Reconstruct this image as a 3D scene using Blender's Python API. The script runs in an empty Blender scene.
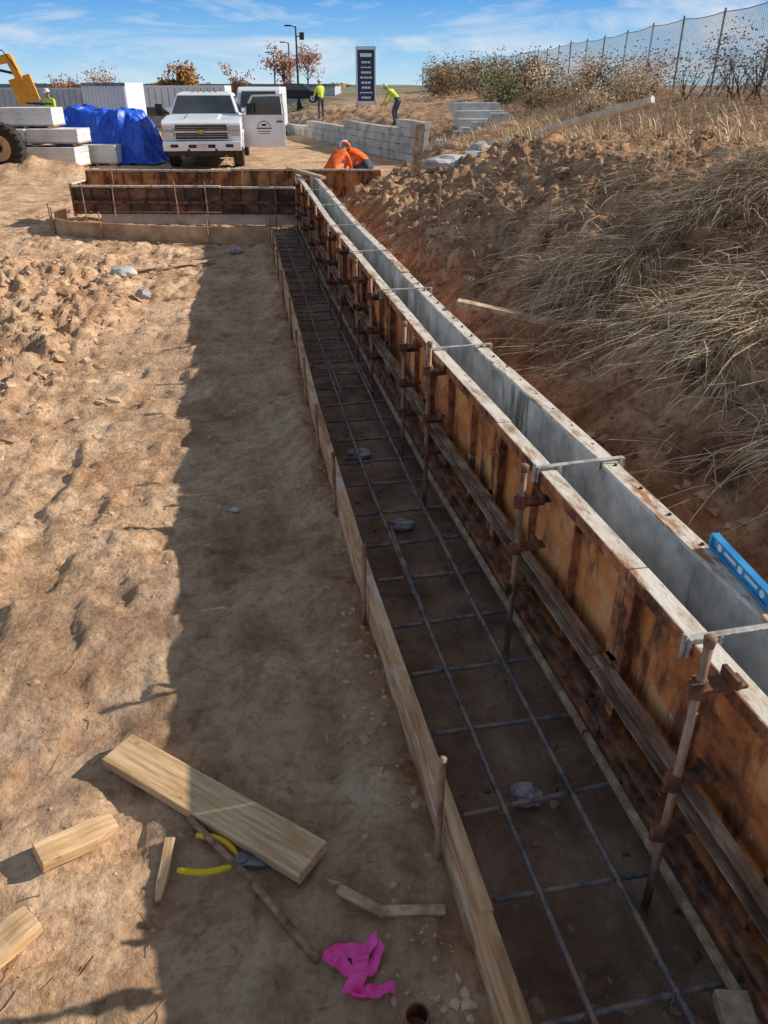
import bpy, math, random, numpy as np
from mathutils import Vector, Matrix
random.seed(7); rng=np.random.default_rng(7)
sc=bpy.context.scene
# ------------------------------------------------------------------ noise
def h2(ix,iy,s):
    n=(ix*374761393+iy*668265263+s*144269504)&0xffffffff
    n=((n^(n>>13))*1274126177)&0xffffffff
    n=((n^(n>>15))*1103515245)&0xffffffff
    return ((n^(n>>16))&0xffff)/65535.0
def vn(x,y,s=0):
    x=np.asarray(x,float);y=np.asarray(y,float)
    fx=np.floor(x);fy=np.floor(y);ix=fx.astype(np.int64);iy=fy.astype(np.int64)
    u=x-fx;v=y-fy;u=u*u*(3-2*u);v=v*v*(3-2*v)
    a=h2(ix,iy,s);b=h2(ix+1,iy,s);c=h2(ix,iy+1,s);d=h2(ix+1,iy+1,s)
    return (a*(1-u)+b*u)*(1-v)+(c*(1-u)+d*u)*v
def fbm(x,y,o=4,s=0,g=.5):
    t=0;a=1;n=0
    for i in range(o):
        t=t+a*(vn(x*2**i+i*17.3,y*2**i+i*9.1,s+i)-.5);n+=a;a*=g
    return t/n
def sst(a,b,x):
    t=np.clip((x-a)/(b-a),0,1);return t*t*(3-2*t)
# ------------------------------------------------------------------ plan curves (world metres, Y along the formwork)
def bX(Y): return float(np.interp(Y,[-1,.9,2.9,5.1,6.9,12.8],[.56,.53,.475,.475,.51,.60]))
def lX(Y): return float(np.interp(Y,[-1,1,2.5,4.2,8.75,14.3],[1.17,1.15,1.117,1.06,1.045,1.13]))
def rX(Y): return lX(Y)+.255
def H(X,Y):
    X=np.asarray(X,float);Y=np.asarray(Y,float)
    bx=np.interp(Y,[-1,.9,2.9,5.1,6.9,12.8,13.4],[.56,.53,.475,.475,.51,.60,.6])
    z=fbm(X*.35,Y*.35,3,1)*.10*sst(2,9,np.abs(Y)+np.abs(X))
    left=sst(.0,.35,bx-X)
    z=z+left*(fbm(X*2.6,Y*2.6,5,5,.64)*.105+fbm(X*13,Y*13,3,9,.7)*.032)
    z=z-left*.026*sst(.60,.74,vn(X*5.5,Y*3.7,101))+left*.02*sst(.72,.86,vn(X*8.1,Y*7.3,131))
    z=z-.03*left*np.exp(-((X+1.25+.15*np.sin(Y*.5))/.13)**2)*sst(.35,.6,vn(X*0+3,Y*.8,111))
    z=z+.06*np.exp(-((X-bx+.12)/.15)**2)*(1+2.4*fbm(X*6,Y*6,3,2))*(X<bx+.02)*(Y<12.8)
    pile=sst(-.95,-1.9,X+.7*fbm(X*1.3,Y*1.3,3,140))*sst(4.8,6.6,Y)*sst(12.7,10.8,Y)*sst(-7,-5,X)
    r=1-np.abs(2*vn(X*2.6+3,Y*2.6,21)-1)
    r2=1-np.abs(2*vn(X*6.1+3,Y*5.6,27)-1)
    z=z+pile*(.02+.22*r*r*vn(X*1.1,Y*1.1,4)+.11*r2*r2*vn(X*2.3,Y*2.3,6)+fbm(X*7,Y*7,4,33,.72)*.26)
    z=z+.5*np.exp(-(((X+5.0)/1.6)**2+((Y-23.5)/.8)**2))*(1+fbm(X*3,Y*3,3,8))
    tr=sst(bx-.01,bx+.03,X)*sst(1.75,1.5,X)*sst(15.6,14.6,Y)
    z=z*(1-tr)+tr*(-.02+fbm(X*5,Y*5,4,14,.65)*.06)
    x0=np.interp(Y,[-5,14.5,17,20,27,45,70],[1.5,1.5,2.6,4.4,6.2,3.6,2.0])
    x0=x0+fbm(X*0,Y*.9,3,55)*.3*sst(2,4,Y)
    zc=np.interp(Y,[-5,0,4,8,11,14,18,22,45,70],[1.7,1.72,1.72,1.66,1.42,1.0,.9,1.1,1.1,.8])
    w=2.35
    s=np.clip((X-x0)/w,0,1)
    xf=9.0+.187*Y
    b=.12*sst(0,.03,s)+(zc-.12)*s**.62
    b=b+np.clip((X-x0-w)/np.maximum(xf-x0-w,1),0,1)*(2.02-zc)
    b=b-sst(xf+2,xf+40,X)*1.2*sst(4,8,X)
    m=sst(0.02,.25,s)
    b=b+m*(fbm(X*.9,Y*.9,3,61)*.34+ (np.abs(fbm(X*2.3,Y*2.3,5,71,.62))-.1)*.60+fbm(X*10,Y*10,3,81,.7)*.14)*(1-.5*sst(5,9,X))
    lim=.66+(X-1.4)*.46+fbm(X*4,Y*4,5,83,.72)*.24
    b=np.where((Y<15)&(X>1.5),np.minimum(b,lim),b)
    z=z*(1-sst(-.1,.1,X-x0))+np.where(X>x0-.1,b,0)
    z=z-1.3*sst(38,85,Y)*sst(8,0,X-x0)
    return z
def Hs(x,y): return float(H(x,y))
PSI=math.radians(10.6)
def W(D,lat):
    return (lat*math.cos(PSI)+D*math.sin(PSI), -lat*math.sin(PSI)+D*math.cos(PSI))
# ------------------------------------------------------------------ materials
def nt(name):
    m=bpy.data.materials.new(name);m.use_nodes=True
    t=m.node_tree;b=t.nodes['Principled BSDF'];return m,t,b
def M(name,cols,scale=5,rough=.7,metal=0,bump=.3,bscale=40,stretch=(1,1,1),dist=.01,detail=4,lo=.36,hi=.64,spec=.4,spots=None,spots2=None):
    m,t,b=nt(name);N=t.nodes;L=t.links
    tc=N.new('ShaderNodeTexCoord');mp=N.new('ShaderNodeMapping');mp.inputs['Scale'].default_value=stretch
    L.new(tc.outputs['Object'],mp.inputs['Vector'])
    n=N.new('ShaderNodeTexNoise');n.inputs['Scale'].default_value=scale;n.inputs['Detail'].default_value=detail;n.inputs['Roughness'].default_value=.65
    L.new(mp.outputs[0],n.inputs['Vector'])
    r=N.new('ShaderNodeValToRGB');e=r.color_ramp.elements
    for i,c in enumerate(cols):
        p=lo+(hi-lo)*i/max(1,len(cols)-1)
        if i<2: e[i].position=p;el=e[i]
        else: el=e.new(p)
        el.color=(*c,1)
    L.new(n.outputs['Fac'],r.inputs['Fac']);col=r.outputs['Color']
    for q,sp_ in enumerate([s for s in(spots,spots2) if s]):
        mp2=N.new('ShaderNodeMapping');mp2.inputs['Scale'].default_value=sp_[4];mp2.inputs['Location'].default_value=(3.1+q*5,7.7,1.3)
        L.new(tc.outputs['Object'],mp2.inputs['Vector'])
        n3=N.new('ShaderNodeTexNoise');n3.inputs['Scale'].default_value=sp_[1];n3.inputs['Detail'].default_value=5;n3.inputs['Roughness'].default_value=.7
        L.new(mp2.outputs[0],n3.inputs['Vector'])
        r3=N.new('ShaderNodeValToRGB');r3.color_ramp.elements[0].position=sp_[2];r3.color_ramp.elements[1].position=sp_[3]
        L.new(n3.outputs['Fac'],r3.inputs['Fac'])
        x=N.new('ShaderNodeMix');x.data_type='RGBA';L.new(r3.outputs['Color'],x.inputs[0]);L.new(col,x.inputs[6]);x.inputs[7].default_value=(*sp_[0],1);col=x.outputs[2]
    L.new(col,b.inputs['Base Color'])
    b.inputs['Roughness'].default_value=rough;b.inputs['Metallic'].default_value=metal
    b.inputs['Specular IOR Level'].default_value=spec
    if bump:
        n2=N.new('ShaderNodeTexNoise');n2.inputs['Scale'].default_value=bscale;n2.inputs['Detail'].default_value=3
        L.new(mp.outputs[0],n2.inputs['Vector'])
        bp=N.new('ShaderNodeBump');bp.inputs['Strength'].default_value=bump;bp.inputs['Distance'].default_value=dist
        L.new(n2.outputs['Fac'],bp.inputs['Height']);L.new(bp.outputs[0],b.inputs['Normal'])
    return m
wood=M('wood_lumber',[(.50,.29,.13),(.68,.43,.22),(.80,.56,.32)],6,.75,0,.4,30,(.6,9,9),.004,spots=((.40,.24,.13),2.5,.50,.72,(1,3,3)),spots2=((.22,.14,.09),9,.64,.70,(1,2,2)))
wood_old=M('wood_weathered',[(.32,.20,.12),(.52,.35,.21),(.68,.52,.36)],5,.85,0,.5,25,(3,3,3),.006)
board_m=M('form_board_wood',[(.40,.20,.09),(.62,.35,.17),(.76,.50,.29)],3,.85,0,.5,30,(6,.9,6),.005,spots=((.72,.64,.54),5,.54,.66,(2,.8,4)),spots2=((.24,.14,.08),4,.59,.68,(2,.6,5)))
RS=((.72,.64,.54),15,.64,.70,(1,1,.8))
rust=M('rusted_form_face',[(.16,.06,.026),(.50,.16,.05),(.70,.27,.08),(.76,.38,.16)],2.6,.8,0,.5,45,(1.6,1,1.3),.005,7,.36,.62,spots=((.16,.065,.035),3.4,.54,.64,(1,1.8,.5)),spots2=RS)
rust_dk=M('rusted_steel',[(.09,.04,.024),(.34,.13,.058),(.56,.24,.10)],11,.8,.1,.5,90,(1,1,1),.003,spots=((.58,.49,.40),14,.60,.70,(1,1,1)))
rust_cl=M('rusted_clamp',[(.05,.026,.018),(.18,.075,.04),(.30,.13,.07)],14,.8,.1,.5,90,(1,1,1),.003)
rust_st=M('rusted_stake',[(.16,.085,.055),(.36,.20,.125),(.50,.32,.21)],18,.8,.1,.4,90,(1,1,.4),.003)
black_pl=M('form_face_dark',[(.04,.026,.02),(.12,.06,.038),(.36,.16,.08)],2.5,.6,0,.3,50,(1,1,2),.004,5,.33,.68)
rim=M('form_rim_crusted',[(.34,.22,.14),(.62,.52,.40),(.76,.68,.57)],9,.8,0,.5,60,(2,.7,2),.004,5,.32,.56,spots=((.42,.19,.09),6,.55,.63,(2,.5,2)),spots2=((.25,.22,.20),17,.60,.68,(1,.6,1)))
grey_in=M('form_face_cement',[(.26,.26,.25),(.46,.46,.45),(.64,.64,.63)],4,.75,0,.5,50,(1,1,1),.005,6,.34,.62,spots=((.40,.28,.19),3,.60,.72,(1,1,.6)),spots2=((.18,.17,.16),2.2,.58,.66,(1,2,.4)))
conc=M('concrete',[(.40,.38,.35),(.54,.52,.49),(.62,.61,.58)],2,.9,0,.4,40)
rebar_m=M('rebar_steel',[(.13,.12,.125),(.24,.21,.20),(.42,.24,.14)],16,.6,.12,.3,200,(1,1,1),.001,4,.40,.62,spec=.5)
dark=M('dark_plastic',[(.012,.012,.013),(.03,.03,.03)],6,.5,0,.1)
white=M('white_paint',[(.76,.77,.78),(.84,.84,.84)],1.2,.3,0,.0)
glass=M('vehicle_glass',[(.015,.02,.025),(.04,.05,.06)],1,.08,0,0,spec=.9)
chrome=M('chrome_trim',[(.5,.5,.5),(.7,.7,.7)],3,.18,1,0)
amber=M('amber_lens',[(.6,.25,.04),(.7,.32,.06)],3,.25,0,0)
headl=M('headlamp_lens',[(.5,.52,.55),(.75,.77,.8)],20,.1,.3,0)
rubber=M('tyre_rubber',[(.02,.02,.02),(.06,.05,.04)],8,.9,0,.4)
gold=M('badge_gold',[(.45,.27,.06),(.6,.38,.1)],5,.3,.5,0)
tarp_m=M('blue_tarp',[(.01,.07,.50),(.03,.14,.72)],2,.35,0,.5,10,(1,1,1),.04)
wrap=M('white_wrapped_block',[(.60,.58,.53),(.76,.74,.70),(.82,.81,.79)],1.5,.6,0,.4,12)
mach=M('machine_yellow',[(.66,.26,.015),(.84,.38,.03)],3,.45,0,.2)
hub_m=M('wheel_hub_cream',[(.40,.34,.22),(.55,.48,.34)],6,.6,0,.2)
orange=M('hivis_orange',[(.80,.10,.012),(1.0,.20,.025)],6,.7,0,.5,12,dist=.03)
lime=M('hivis_lime',[(.55,.70,.05),(.70,.85,.10)],6,.7,0,.3,25)
jean=M('work_trousers',[(.04,.05,.08),(.09,.10,.14)],8,.9,0,.3,25)
skin=M('skin',[(.38,.22,.15),(.48,.29,.20)],8,.6,0,.1)
boot=M('work_boot',[(.08,.05,.03),(.16,.10,.06)],8,.8,0,.2)
hatw=M('hard_hat_white',[(.7,.7,.68),(.8,.8,.78)],4,.35,0,0)
navy=M('sign_navy',[(.02,.04,.09),(.035,.06,.13)],2,.5,0,0)
polem=M('pole_dark',[(.03,.03,.03),(.07,.07,.07)],5,.5,.3,0)
galv=M('galvanised_post',[(.16,.17,.16),(.32,.33,.32)],6,.5,.5,.1)
bark=M('bark',[(.05,.035,.025),(.14,.10,.07)],10,.9,0,.5,30)
straw=M('dry_grass',[(.46,.30,.15),(.72,.52,.31),(.88,.70,.47)],7,.9,0,0)
straw_dk=M('dead_weeds',[(.18,.10,.055),(.40,.24,.13),(.60,.40,.23)],7,.9,0,0)
leaf_or=M('leaf_autumn',[(.16,.08,.02),(.36,.15,.03),(.46,.25,.06)],3,.8,0,0)
leaf_red=M('leaf_russet',[(.18,.07,.04),(.38,.16,.08),(.48,.26,.14)],3,.8,0,0)
leaf_gr=M('leaf_olive',[(.06,.07,.03),(.14,.14,.05),(.28,.22,.08)],3,.8,0,0)
leaf_br=M('leaf_brown',[(.09,.055,.03),(.24,.14,.07),(.42,.28,.14)],3,.9,0,0)
pink=M('pink_flagging',[(.95,.05,.32),(1.0,.12,.46)],9,.45,0,.2)
yel=M('plier_grip_yellow',[(.80,.52,.01),(.90,.62,.02)],9,.4,0,.1)
blue=M('level_blue',[(.03,.26,.55),(.06,.36,.66)],9,.35,.1,.1)
vial=M('level_vial',[(.75,.85,.75),(.85,.9,.85)],9,.2,0,0)
steelm=M('tool_steel',[(.12,.12,.13),(.25,.25,.26)],20,.4,.6,.1)
stone=M('stone',[(.22,.18,.19),(.38,.33,.34),(.55,.50,.50)],12,.85,0,.6,40)
clod_m=M('clod_dirt',[(.44,.265,.145),(.60,.385,.23),(.74,.52,.335)],5,.95,0,.6,80,spec=.1)
# ground
def ground_mat():
    m,t,b=nt('dirt_ground');N=t.nodes;L=t.links
    tc=N.new('ShaderNodeTexCoord')
    def noi(s,d=8,r=.6,dist=0):
        n=N.new('ShaderNodeTexNoise');n.inputs['Scale'].default_value=s;n.inputs['Detail'].default_value=d;n.inputs['Roughness'].default_value=r
        n.inputs['Distortion'].default_value=dist
        L.new(tc.outputs['Object'],n.inputs['Vector']);return n
    def ramp(src,st):
        r=N.new('ShaderNodeValToRGB');e=r.color_ramp.elements
        for i,(p,c) in enumerate(st):
            if i<2:e[i].position=p;el=e[i]
            else: el=e.new(p)
            el.color=(*c,1) if len(c)==3 else c
        L.new(src,r.inputs['Fac']);return r
    def mix(f,a,bb,mode='MIX'):
        x=N.new('ShaderNodeMix');x.data_type='RGBA';x.blend_type=mode
        if isinstance(f,float): x.inputs[0].default_value=f
        else: L.new(f,x.inputs[0])
        L.new(a,x.inputs[6])
        L.new(bb,x.inputs[7]);return x.outputs[2]
    a=ramp(noi(1.5,7,.74,.3).outputs['Fac'],[(.36,(.44,.25,.135)),(.5,(.70,.445,.262)),(.64,(.88,.62,.40))])
    fn=noi(26,4,.75)
    fine=ramp(fn.outputs['Fac'],[(.32,(.58,.55,.52)),(.48,(.97,.97,.97)),(.70,(1.17,1.15,1.13))])
    base=mix(1.0,a.outputs[0],fine.outputs[0],'MULTIPLY')
    pb=ramp(noi(7,6,.7,.2).outputs['Fac'],[(.38,(.72,.67,.63)),(.50,(1,1,1)),(.66,(1.06,1.06,1.05))])
    base=mix(1.0,base,pb.outputs[0],'MULTIPLY')
    def att(n):
        x=N.new('ShaderNodeAttribute');x.attribute_name=n;return x.outputs['Fac']
    md=noi(3.1,6,.7,.4)
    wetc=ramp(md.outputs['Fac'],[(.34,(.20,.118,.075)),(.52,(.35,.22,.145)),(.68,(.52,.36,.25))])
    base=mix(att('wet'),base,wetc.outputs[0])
    bk=ramp(md.outputs['Fac'],[(.30,(.18,.092,.048)),(.46,(.39,.215,.118)),(.58,(.58,.365,.21)),(.74,(.74,.52,.33))])
    bk2=mix(1.0,bk.outputs[0],fine.outputs[0],'MULTIPLY')
    base=mix(att('bank'),base,bk2)
    far=ramp(noi(.05,3).outputs['Fac'],[(.35,(.20,.18,.10)),(.65,(.40,.33,.21))])
    base=mix(att('far'),base,far.outputs[0])
    L.new(base,b.inputs['Base Color']);b.inputs['Roughness'].default_value=.95;b.inputs['Specular IOR Level'].default_value=.12
    n1=noi(9,8,.75)
    v=N.new('ShaderNodeTexVoronoi');v.inputs['Scale'].default_value=38;L.new(tc.outputs['Object'],v.inputs['Vector'])
    ad2=N.new('ShaderNodeMath');ad2.operation='MULTIPLY_ADD';ad2.inputs[1].default_value=-.16;L.new(v.outputs['Distance'],ad2.inputs[0]);L.new(n1.outputs['Fac'],ad2.inputs[2])
    bp=N.new('ShaderNodeBump');bp.inputs['Strength'].default_value=.9;bp.inputs['Distance'].default_value=.04
    L.new(ad2.outputs[0],bp.inputs['Height']);L.new(bp.outputs[0],b.inputs['Normal'])
    return m
gm=ground_mat()
# ------------------------------------------------------------------ mesh builder
class MB:
    def __init__(s): s.v=[];s.f=[];s.m=[]
    def add(s,vs,fs,mi=0):
        o=len(s.v);s.v+= [tuple(v) for v in vs];s.f+=[tuple(i+o for i in f) for f in fs];s.m+=[mi]*len(fs)
    def box(s,c,d,mi=0,R=None):
        c=Vector(c);vs=[]
        for x in(-.5,.5):
            for y in(-.5,.5):
                for z in(-.5,.5):
                    p=Vector((x*d[0],y*d[1],z*d[2]))
                    if R is not None:p=R@p
                    vs.append(c+p)
        s.add(vs,[(0,1,3,2),(4,6,7,5),(0,4,5,1),(2,3,7,6),(0,2,6,4),(1,5,7,3)],mi)
    def beam(s,p0,p1,w,h,mi=0,up=(0,0,1)):
        p0=Vector(p0);p1=Vector(p1);a=(p1-p0);l=a.length;a.normalize()
        u=Vector(up);sd=a.cross(u);sd.normalize();u=sd.cross(a)
        R=Matrix((a,sd,u)).transposed();s.box((p0+p1)/2,(l,w,h),mi,R)
    def tube(s,pts,rad,mi=0,n=8,cap=True):
        pts=[Vector(p) for p in pts]
        if not hasattr(rad,'__len__'): rad=[rad]*len(pts)
        a0=(pts[1]-pts[0]).normalized();ref=Vector((0,0,1)) if abs(a0.z)<.9 else Vector((1,0,0))
        vs=[];fs=[]
        for i,p in enumerate(pts):
            a=(pts[min(i+1,len(pts)-1)]-pts[max(i-1,0)]).normalized()
            u=a.cross(ref).normalized();v=a.cross(u)
            for k in range(n):
                t=2*math.pi*k/n;vs.append(p+(u*math.cos(t)+v*math.sin(t))*rad[i])
        for i in range(len(pts)-1):
            for k in range(n):
                fs.append((i*n+k,i*n+(k+1)%n,(i+1)*n+(k+1)%n,(i+1)*n+k))
        if cap: fs.append(tuple(range(n))[::-1]);fs.append(tuple((len(pts)-1)*n+k for k in range(n)))
        s.add(vs,fs,mi)
    def prism(s,prof,x0,x1,mi=0):
        n=len(prof);vs=[(x0,y,z) for y,z in prof]+[(x1,y,z) for y,z in prof]
        fs=[tuple(range(n)),tuple(range(2*n-1,n-1,-1))]+[(i,i+n,(i+1)%n+n,(i+1)%n) for i in range(n)]
        s.add(vs,fs,mi)
    def hexa(s,b,t,mi=0):
        s.add(list(b)+list(t),[(3,2,1,0),(4,5,6,7),(0,1,5,4),(1,2,6,5),(2,3,7,6),(3,0,4,7)],mi)
    def obj(s,name,mats,parent=None,loc=(0,0,0),rz=0,smooth=False,bevel=0,rot=None):
        me=bpy.data.meshes.new(name);me.from_pydata(s.v,[],s.f);me.update()
        if not isinstance(mats,(list,tuple)):mats=[mats]
        for m in mats: me.materials.append(m)
        me.polygons.foreach_set('material_index',s.m)
        if smooth: me.polygons.foreach_set('use_smooth',[True]*len(s.f))
        o=bpy.data.objects.new(name,me);sc.collection.objects.link(o)
        o.location=loc;o.rotation_euler=rot if rot else (0,0,rz)
        if parent:o.parent=parent
        if bevel:
            bm=o.modifiers.new('bevel','BEVEL');bm.width=bevel;bm.segments=2;bm.limit_method='ANGLE'
        return o
def empty(name,loc=(0,0,0),rz=0):
    e=bpy.data.objects.new(name,None);sc.collection.objects.link(e);e.location=loc;e.rotation_euler=(0,0,rz);return e
# ------------------------------------------------------------------ ground
def geo(a,b,n): return a*(b/a)**(np.arange(1,n+1)/n)
xs=np.concatenate([-8-geo(1,500,26)[::-1]+0,np.arange(-8,-3.6,.11),np.arange(-3.6,4.2,.025),np.arange(4.2,14,.12),14+geo(.3,500,30)])
ys=np.concatenate([-geo(.4,60,14)[::-1],np.arange(-.2,6,.025),np.arange(6,17,.05),np.arange(17,50,.35),50+geo(.5,1100,34)])
gx,gy=np.meshgrid(xs,ys)
gz=H(gx,gy)
nx,ny=len(xs),len(ys)
me=bpy.data.meshes.new('ground')
co=np.stack([gx.ravel(),gy.ravel(),gz.ravel()],1)
idx=np.arange(nx*ny).reshape(ny,nx)
q=np.stack([idx[:-1,:-1],idx[:-1,1:],idx[1:,1:],idx[1:,:-1]],-1).reshape(-1,4)
me.vertices.add(len(co));me.vertices.foreach_set('co',co.ravel())
me.loops.add(q.size);me.loops.foreach_set('vertex_index',q.ravel().astype(np.int32))
me.polygons.add(len(q));me.polygons.foreach_set('loop_start',np.arange(0,q.size,4,dtype=np.int32))
me.polygons.foreach_set('use_smooth',np.ones(len(q),bool))
me.update(calc_edges=True);me.validate()
def attr(n,v):
    a=me.attributes.new(n,'FLOAT','POINT');a.data.foreach_set('value',np.clip(v,0,1).ravel().astype(np.float32))
bxa=np.interp(gy,[-1,.9,2.9,5.1,6.9,12.8,13.4],[.56,.53,.475,.475,.51,.60,.6])
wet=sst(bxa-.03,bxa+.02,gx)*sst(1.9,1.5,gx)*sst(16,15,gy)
wet=np.maximum(wet,.38*sst(-.7,-.2,gx+.6*fbm(gx*2,gy*2,3,91))*sst(.6,.4,gx)*sst(13.5,12.5,gy))
wet=np.maximum(wet,.55*sst(-1.1,-2.0,gx)*sst(4.8,6.6,gy)*sst(12.5,10.5,gy)*sst(-7,-5,gx)*(vn(gx*1.5,gy*1.5,77)))
wet=np.maximum(wet,.35*sst(.58,.74,vn(gx*1.1,gy*.7,171))*sst(.5,.0,gx)*sst(14,11,gy))
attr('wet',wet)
x0a=np.interp(gy,[-5,14.5,17,20,27,45,70],[1.5,1.5,2.6,4.4,6.2,3.6,2.0])
attr('bank',sst(-.1,.2,gx-x0a)*sst(60,30,gy))
attr('far',np.maximum(sst(45,85,gy),sst(-14,-26,gx)))
me.materials.append(gm)
go=bpy.data.objects.new('ground',me);sc.collection.objects.link(go)
def clods(name,n,area,smin,smax,mat,seed,pw=3.0,sink=0.0):
    r=np.random.default_rng(seed);mb=MB()
    ph=(1+5**.5)/2
    iv=[(-1,ph,0),(1,ph,0),(-1,-ph,0),(1,-ph,0),(0,-1,ph),(0,1,ph),(0,-1,-ph),(0,1,-ph),(ph,0,-1),(ph,0,1),(-ph,0,-1),(-ph,0,1)]
    iv=np.array(iv)/math.sqrt(1+ph*ph)
    fs=[(0,11,5),(0,5,1),(0,1,7),(0,7,10),(0,10,11),(1,5,9),(5,11,4),(11,10,2),(10,7,6),(7,1,8),(3,9,4),(3,4,2),(3,2,6),(3,6,8),(3,8,9),(4,9,5),(2,4,11),(6,2,10),(8,6,7),(9,8,1)]
    P=area(r,n);Z=H(P[:,0],P[:,1])
    for (x,y),z in zip(P,Z):
        s=smin+(smax-smin)*r.random()**pw
        a=r.random()*6.28;sc3=np.array([.7+.9*r.random(),.7+.6*r.random(),.4+.4*r.random()])*s
        v=iv*(1+.55*(r.random((12,1))-.5)*2)*sc3
        c,sn=math.cos(a),math.sin(a)
        v=np.stack([v[:,0]*c-v[:,1]*sn,v[:,0]*sn+v[:,1]*c,v[:,2]],1)+np.array([x,y,z-s*sink])
        mb.add(v.tolist(),fs,0)
    return mb.obj(name,mat)
def a_left(r,n):
    P=np.stack([.40-3.6*r.random(4*n),.6+12.5*r.random(4*n)**1.5],1)
    k=vn(P[:,0]*1.7,P[:,1]*1.7,201)>.50
    return P[k][:n]
def a_pile(r,n):
    return np.stack([-1.0-3.4*r.random(n)**.8,5.0+7*r.random(n)],1)
def a_bank(r,n):
    P=np.stack([1.52+3.5*r.random(4*n)**1.3,1.2+13*r.random(4*n)],1)
    k=vn(P[:,0]*1.3,P[:,1]*1.3,205)>.46
    return P[k][:n]
def a_tr(r,n):
    y=.7+10*r.random(n)**1.5;return np.stack([.56+.8*r.random(n),y],1)
def a_edge(r,n):
    y=.8+11.5*r.random(n)**1.3;return np.stack([.44-.22*r.random(n)**1.6,y],1)
clods('pebbles_and_clods',3400,a_left,.002,.020,clod_m,1,4.6,.15)
clods('spill_clods',900,a_edge,.003,.018,clod_m,8,3.2,.15)
clods('clod_pile',2800,a_pile,.006,.065,clod_m,2,3.8,.2)
bank_clod=M('clod_bank_dirt',[(.24,.13,.07),(.42,.245,.135),(.60,.39,.23)],5,.95,0,.6,80,spec=.1)
clods('bank_clods',4200,a_bank,.005,.060,bank_clod,3,4,.25)
tr_clod=M('clod_damp',[(.17,.105,.07),(.28,.18,.12),(.40,.28,.19)],9,.95,0,.6,80,spec=.1)
clods('trench_clods',1600,a_tr,.003,.020,tr_clod,4,3.2,.15)
mb=MB();r=random.Random(3)
for i in range(620):
    x=.42-3*r.random();y=.8+7*r.random()**1.4
    a=r.random()*3.14;l=.02+.09*r.random()**2;z=Hs(x,y)+.008
    d=Vector((math.cos(a),math.sin(a),0))*l
    mb.tube([(x,y,z),(x+d.x*.5+.004,y+d.y*.5,Hs(x+d.x*.5,y+d.y*.5)+.008),(x+d.x,y+d.y,Hs(x+d.x,y+d.y)+.005)],.0010+.0010*r.random(),0,4,False)
mb.obj('straw_litter',straw_dk)
# ------------------------------------------------------------------ footing form board (left)
mb=MB()
ysb=[-.4,1.2,3.0,4.9,7.2,9.6,12.75]
for a,b in zip(ysb[:-1],ysb[1:]):
    n=6
    for i in range(n):
        y0=a+(b-a)*i/n;y1=a+(b-a)*(i+1)/n
        j=.004*math.sin(a*7)
        x0=bX(y0)+j;x1=bX(y1)+j;zt=.262+.006*math.sin(a*3)
        mb.hexa([(x0-.034,y0,-.05),(x0,y0,-.05),(x1,y1,-.05),(x1-.034,y1,-.05)],[(x0-.034,y0,zt),(x0,y0,zt),(x1,y1,zt),(x1-.034,y1,zt)],0)
mb.obj('footing_form_board',board_m)
def stake(x,y,top,r=.011,lean=(0,0),name='form_stake'):
    mb=MB();z0=Hs(x,y)-.1
    mb.tube([(x,y,z0),(x+lean[0]*.5,y+lean[1]*.5,(top+z0)/2),(x+lean[0],y+lean[1],top-.012),(x+lean[0],y+lean[1],top)],[r,r,r*1.02,r*.8],0,8)
    mb.tube([(x+lean[0],y+lean[1],top-.018),(x+lean[0],y+lean[1],top-.004)],r*1.2,0,8)
    mb.obj(name,rust_st,smooth=True)
for y,t in [(1.54,.50),(2.79,.47),(3.79,.45),(4.6,.42),(5.5,.45),(6.4,.40),(7.4,.43),(8.7,.42),(9.9,.42),(11.2,.42),(12.3,.45)]:
    stake(bX(y)-.05,y,t,.011,(random.uniform(-.01,.01),random.uniform(-.02,.02)))
# ------------------------------------------------------------------ rebar
def rb(mb,p0,p1,r=.0075,near=True,sag=.0):
    p0=Vector(p0);p1=Vector(p1);l=(p1-p0).length
    st=.0095 if near else .2
    n=max(2,int(l/st));pts=[];rad=[]
    for i in range(n+1):
        t=i/n;p=p0.lerp(p1,t);p.z+=sag*math.sin(t*9)*.4
        pts.append(p);rad.append(r*(1.22 if i%2 else .90) if near else r*1.05)
    mb.tube(pts,rad,0,6)
mb=MB()
for k,(off) in enumerate([.20,.445,.69]):
    segs=[(.3,4.0,True),(4.0,6,False),(6,9.5,False),(9.5,13.9,False)]
    for a,b,nr in segs:
        xa=bX(a)+off+.01*math.sin(a*3+k);xb=bX(b)+off+.01*math.sin(b*3+k)
        rb(mb,(xa,a,.084),(xb,b,.084),.0100,nr,.008)
for i,y in enumerate(np.arange(.99,13.6,.345)):
    j=.02*math.sin(i*2.3);xa=bX(y)+.07
    rb(mb,(xa,y+j,.065),(1.42,y-j*.6+.02,.065),.0090,y<3.4)
for y in (3.1,6.1,9.6):
    for off in(.225,.47): rb(mb,(bX(y)+off,y-.45,.085),(bX(y)+off,y+.45,.085),.0100,y<4)
for i,y in enumerate(np.arange(.99,6,.345)):
    for off in(.20,.445):
        x=bX(y)+off;mb.tube([(x-.014,y-.014,.07),(x,y,.097),(x+.014,y+.014,.07),(x+.03,y+.005,.10)],.0018,0,4,False)
mb.obj('rebar_grid',rebar_m,smooth=True)
def rock(name,loc,s,mat,seed):
    import bmesh
    bm=bmesh.new();bmesh.ops.create_icosphere(bm,subdivisions=3,radius=1)
    for v in bm.verts:
        c=v.co;k=1+.45*float(fbm(c.x*1.6+seed,c.y*1.6+c.z*2.1,3,seed))*1.6
        v.co=Vector((c.x*s[0]*k,c.y*s[1]*k,c.z*s[2]*k))
    me=bpy.data.meshes.new(name);bm.to_mesh(me);bm.free();me.materials.append(mat)
    o=bpy.data.objects.new(name,me);sc.collection.objects.link(o);o.location=loc;return o
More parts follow.
